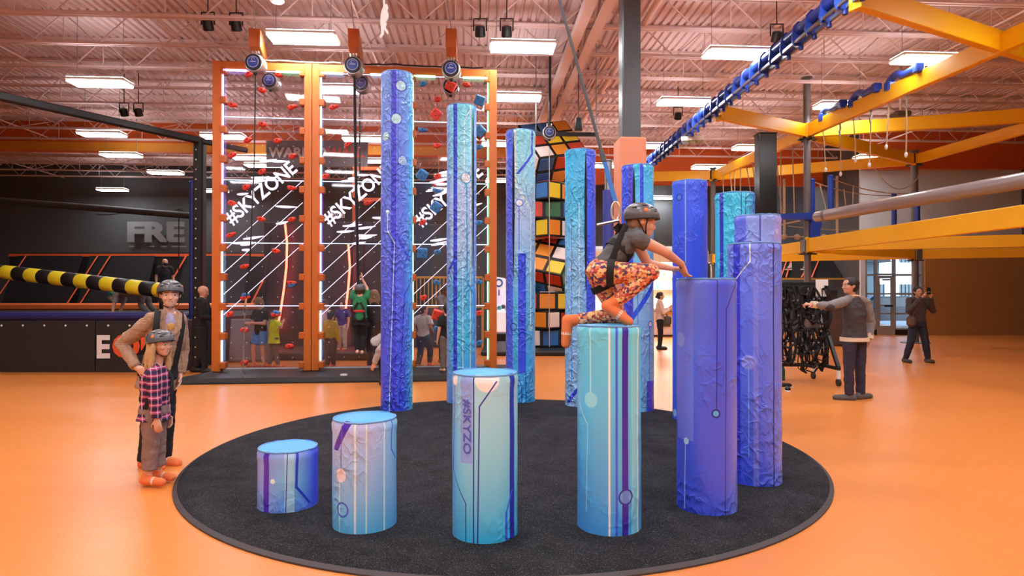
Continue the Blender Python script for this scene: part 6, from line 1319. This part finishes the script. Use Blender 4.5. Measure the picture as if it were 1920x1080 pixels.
# --- the others
def std(label, px_, py_, H, rz, P=None, z=0., Y=None, **L):
    Y = Y or (CAM_H - z) * FOC / (py_ - HOR); L.setdefault('vox', .013)
    return person(label, (at(px_, 0, Y).x, Y, z), rz, H, P, L)
R180 = PI
ph, PJ, _ = std('man in a brown sweater taking a photo with a phone near the entrance', 1720, 680, 1.74, R180, dict(elR=(.16, .07, .68), elL=(-.16, .07, .68), wrR=(.05, .19, .87), wrL=(-.05, .19, .87), handR=(-.3, .2, .6), handL=(.3, .2, .6), palmR=(-.6, .3, 0), palmL=(.6, .3, 0), knR=(.1, .02, .28), anR=(.15, -.02, .045), knL=(-.09, .02, .28), anL=(-.14, -.01, .045)), top=cloth('brown_knit', (66, 54, 50)), top_name='sweater', sleeve='long', bottom=cloth('dark_denim', (34, 38, 54)), shoe=M('brown_shoe', (60, 40, 34), .6), sole=m_white, hair='short', hair_mat=dkhair, skin=SK[1], loose=.014, bloose=.012, wide=1.1)
pp = ph.location + Vector((0, -.4, 1.64)); tag(MB().box(pp, (.09, .016, .16), bev=.006).build('phone', m_black, None, pp), 'black phone held up by the man near the entrance', 'phone')
bgp = ph.location + Vector((-.2, -.1, .95)); bo = thing('shoulder_bag', 'brown shoulder bag hanging at the photographing man', 'bag', bgp); MB().box((0, 0, 0), (.14, .26, .24), bev=.05).build('bag_body', M('brown_leather', (84, 56, 46), .6), bo); MB().tube([(0, -.02, .1), (.1, -.06, .32), (.26, -.1, .52)], .016, 6, flat=.4).build('bag_strap', M('brown_leather', (84, 56, 46)), bo)
wc, WJ, _ = std('woman in a pale top and black trousers standing at the snack counter', 1237, 655, 1.62, -PI / 2 - .15, dict(elR=(.12, .05, .64), wrR=(.08, .16, .7), elL=(-.12, .05, .64), wrL=(-.08, .16, .72)), top=cloth('pale_pink', (232, 206, 192)), sleeve='long', bottom=m_bl2, shoe=m_black, hair='bun', hair_mat=dkhair, loose=.014)
bo = thing('cross_body_bag', 'grey bag slung from the woman at the snack counter', 'bag', wc.location + Vector((.2, -.12, .82))); MB().box((0, 0, 0), (.2, .1, .24), bev=.04).build('bag_body', M('grey_quilted_bag', (90, 84, 80), .7, bump=.4, bscale=50), bo); MB().tube([(0, 0, .1), (-.12, 0, .3), (-.26, .04, .52)], .014, 6).build('bag_strap', M('grey_quilted_bag', (90, 84, 80)), bo)
std('bald man in black with white striped trousers beside the climbing frame', 379, 699, 1.74, -PI / 2 + .2, dict(hf=(.2, 1, -.2), elR=(.13, .04, .65), wrR=(.06, .14, .62), elL=(-.12, .06, .65), wrL=(-.05, .15, .6), anR=(.05, .05, .045), anL=(-.06, -.09, .05)), top=m_bl, sleeve='long', bottom=m_bl2, shoe=M('black_shoe', (20, 20, 22), .5), skin=SK[0], loose=.012)
std('boy in a black tee shirt and blue shorts looking down', 489, 688, 1.5, R180 - .5, dict(hf=(.1, .75, -.65), head=(-.01, .05, .915), elR=(.14, .03, .63), wrR=(.08, .17, .62), elL=(-.13, .04, .63), wrL=(-.02, .18, .64), anR=(.08, .05, .045), knR=(.08, .07, .28)), kid=True, top=m_bl, sleeve='short', bottom=cloth('blue_shorts', (60, 140, 220)), bottom_kind='short', hem=-.06, bloose=.014, shoe=m_osock, shoe_name='sock', hair='short', hair_mat=M('hair_sandy', (128, 98, 68), .7), loose=.018)
std('child in a neon yellow shirt and grey striped trousers', 514, 689, 1.22, R180 + 2.4, dict(elR=(.13, .06, .7), wrR=(.06, .14, .8), elL=(-.13, .05, .7), wrL=(-.06, .14, .78), anR=(.1, .02, .045), anL=(-.12, -.03, .05), hf=(0, .9, .2)), kid=True, top=cloth('neon_yellow', (222, 250, 40)), sleeve='short', hem=-.1, hemw=(.105, .08), bottom=cloth('grey_track', (112, 104, 104)), bloose=.012, shoe=m_osock, shoe_name='sock', hair='short', hair_mat=dkhair, loose=.02)
std('girl in a pale pink hoodie half behind the double orange post', 607, 682, 1.45, R180 + 2.7, dict(hf=(.3, 1, -.1)), kid=True, top=cloth('pale_pink_hoodie', (222, 186, 196)), sleeve='long', bottom=cloth('dark_print', (60, 50, 58)), shoe=m_osock, shoe_name='sock', hair='bun', hair_mat=brown, loose=.018)
std('child in a yellow shirt and brown trousers seen from behind', 620, 690, 1.2, -.3, dict(), kid=True, top=cloth('yellow', (246, 220, 30)), sleeve='long', bottom=cloth('dark_brown', (62, 44, 42)), shoe=m_osock, shoe_name='sock', hair='short', hair_mat=dkhair, loose=.016, bloose=.014)
std('boy in a purple shirt and pale trousers facing the hall', 642, 0, 1.2, R180 - .2, dict(), z=.2, Y=15.6, kid=True, top=cloth('purple', (66, 50, 140)), sleeve='short', bottom=cloth('oatmeal', (206, 190, 180)), hair='short', hair_mat=dkhair, loose=.016, bloose=.012, skin=SK[3])
cl, CJ, _ = std('climber in a green shirt and helmet hanging from the belay strap', 675, 0, 1.34, .1, dict(shR=(.1, 0, .82), shL=(-.1, 0, .82), elR=(.09, .06, .94), elL=(-.09, .06, .94), wrR=(.02, .07, 1.08), wrL=(-.02, .07, 1.04), knR=(.05, .05, .29), knL=(-.05, .03, .29), anR=(.03, .0, .06), anL=(-.03, -.03, .07), handR=(0, 0, 1), handL=(0, 0, 1), palmR=(-1, .2, 0), palmL=(1, .2, 0)), z=.42, Y=12.06, kid=True, top=cloth('green', (44, 132, 86)), sleeve='short', bottom=m_bl, hair='short', hair_mat=brown, helmet=True, face=False, loose=.014)
for sx in (-1, 1): strap(cl, [(.02 * sx, -.1, 1.0), (.08 * sx, -.115, .9), (.1 * sx, -.11, .72), (.04 * sx, -.11, .66)], .022, side=(1, 0, 0)); loop(cl, (.07 * sx, 0, .6), (.1 * sx, 0, 1), .1)
strap(cl, [(-.1, -.115, .84), (.1, -.115, .84)], .022, mat=M('red_patch', (200, 50, 46)), side=(0, 0, 1))
std('woman with long blond hair in a black coat seen from behind', 702, 0, 1.66, .2, dict(), Y=13.4, top=m_bl, top_name='coat', sleeve='long', hem=-.16, hemw=(.1, .08), bottom=cloth('dark_grey_leg', (50, 44, 48)), hair='long', hair_mat=blond, hairlen=.9, loose=.02, face=False)
std('person in a grey jacket bending over beside the tallest pillar', 722, 724, 1.45, -PI / 2, dict(pelvis=(0, -.1, .5), chest=(0, .03, .6), neck=(0, .13, .6), head=(0, .19, .55), shR=(.1, .11, .6), shL=(-.1, .11, .6), elR=(.15, -.03, .45), elL=(-.13, .1, .42), wrR=(.13, -.1, .28), wrL=(-.1, .12, .26), hf=(0, .5, -.86), hu=(0, .86, .5), cf=(0, .3, -.95), pf=(0, .8, -.5), hipR=(.048, -.1, .49), hipL=(-.048, -.1, .49), knR=(.06, -.02, .27), knL=(-.06, -.02, .27)), top=cloth('grey_jacket', (178, 170, 168)), top_name='jacket', sleeve='long', bottom=cloth('navy_leg', (40, 40, 58)), shoe=m_black, sole=m_white, hair='short', hair_mat=brown, loose=.03)
std('boy in a white tee shirt and grey track trousers walking away', 794, 690, 1.34, -.35, dict(anR=(.06, .1, .07), knR=(.07, .1, .29), anL=(-.06, -.06, .05), elR=(.14, -.02, .65), wrR=(.12, .1, .6), elL=(-.15, -.04, .66), wrL=(-.14, .03, .55), hf=(.7, .7, 0)), kid=True, top=cloth('off_white', (246, 242, 236)), sleeve='short', bottom=cloth('grey_track_dark', (84, 80, 80)), shoe=m_osock, shoe_name='sock', hair='short', hair_mat=brown, loose=.022, bloose=.016)
std('man with dark hair half hidden behind the second tallest pillar', 834, 0, 1.78, R180 + .9, dict(hf=(-.2, .8, -.5), elR=(.13, .1, .68), wrR=(.06, .24, .66)), Y=14.6, top=cloth('mottled_shirt', (120, 116, 112)), sleeve='long', bottom=m_bl2, hair='short', hair_mat=dkhair, skin=SK[2])
std('child in a black tee shirt almost hidden by the second tallest pillar', 838, 0, 1.28, .6, dict(), z=.1, Y=12.2, kid=True, top=m_bl, sleeve='short', bottom=cloth('stone_grey', (112, 104, 98)), hair='short', hair_mat=dkhair, loose=.02, bloose=.014)
mk, _J, mhp = std('masked person in a black tee shirt standing on the trampolines', 309, 0, 1.58, R180 + .7, dict(), z=1.03, Y=19, top=m_bl, sleeve='short', bottom=m_bl2, skin=SK[1], face=False)
MB().ell(mhp(0, .28, -.22), (.062, .05, .05), Matrix.Rotation(0, 3, 'Z'), 12, 8).build('face_mask', m_bl, mk, smooth=180)
std('person in grey leggings on hands and feet on the trampoline court', 244, 0, 1.45, PI / 2, dict(pelvis=(0, -.16, .4), chest=(0, .03, .4), neck=(0, .18, .37), head=(0, .27, .33), shR=(.1, .15, .36), shL=(-.1, .15, .36), elR=(.13, .19, .2), elL=(-.12, .17, .2), wrR=(.12, .24, .05), wrL=(-.11, .2, .05), hf=(0, .6, -.8), hu=(0, .8, .6), cf=(0, .1, -1), pf=(0, .3, -.95), hipR=(.05, -.2, .38), hipL=(-.05, -.2, .38), knR=(.06, -.26, .2), knL=(-.06, -.2, .2), anR=(.06, -.4, .05), anL=(-.06, -.36, .05)), z=1.04, Y=13.9, top=cloth('grey_shirt', (150, 146, 144)), sleeve='short', bottom=cloth('grey_leggings', (112, 110, 110)), hair='short', hair_mat=M('hair_teal_band', (40, 150, 150), .7), loose=.012)
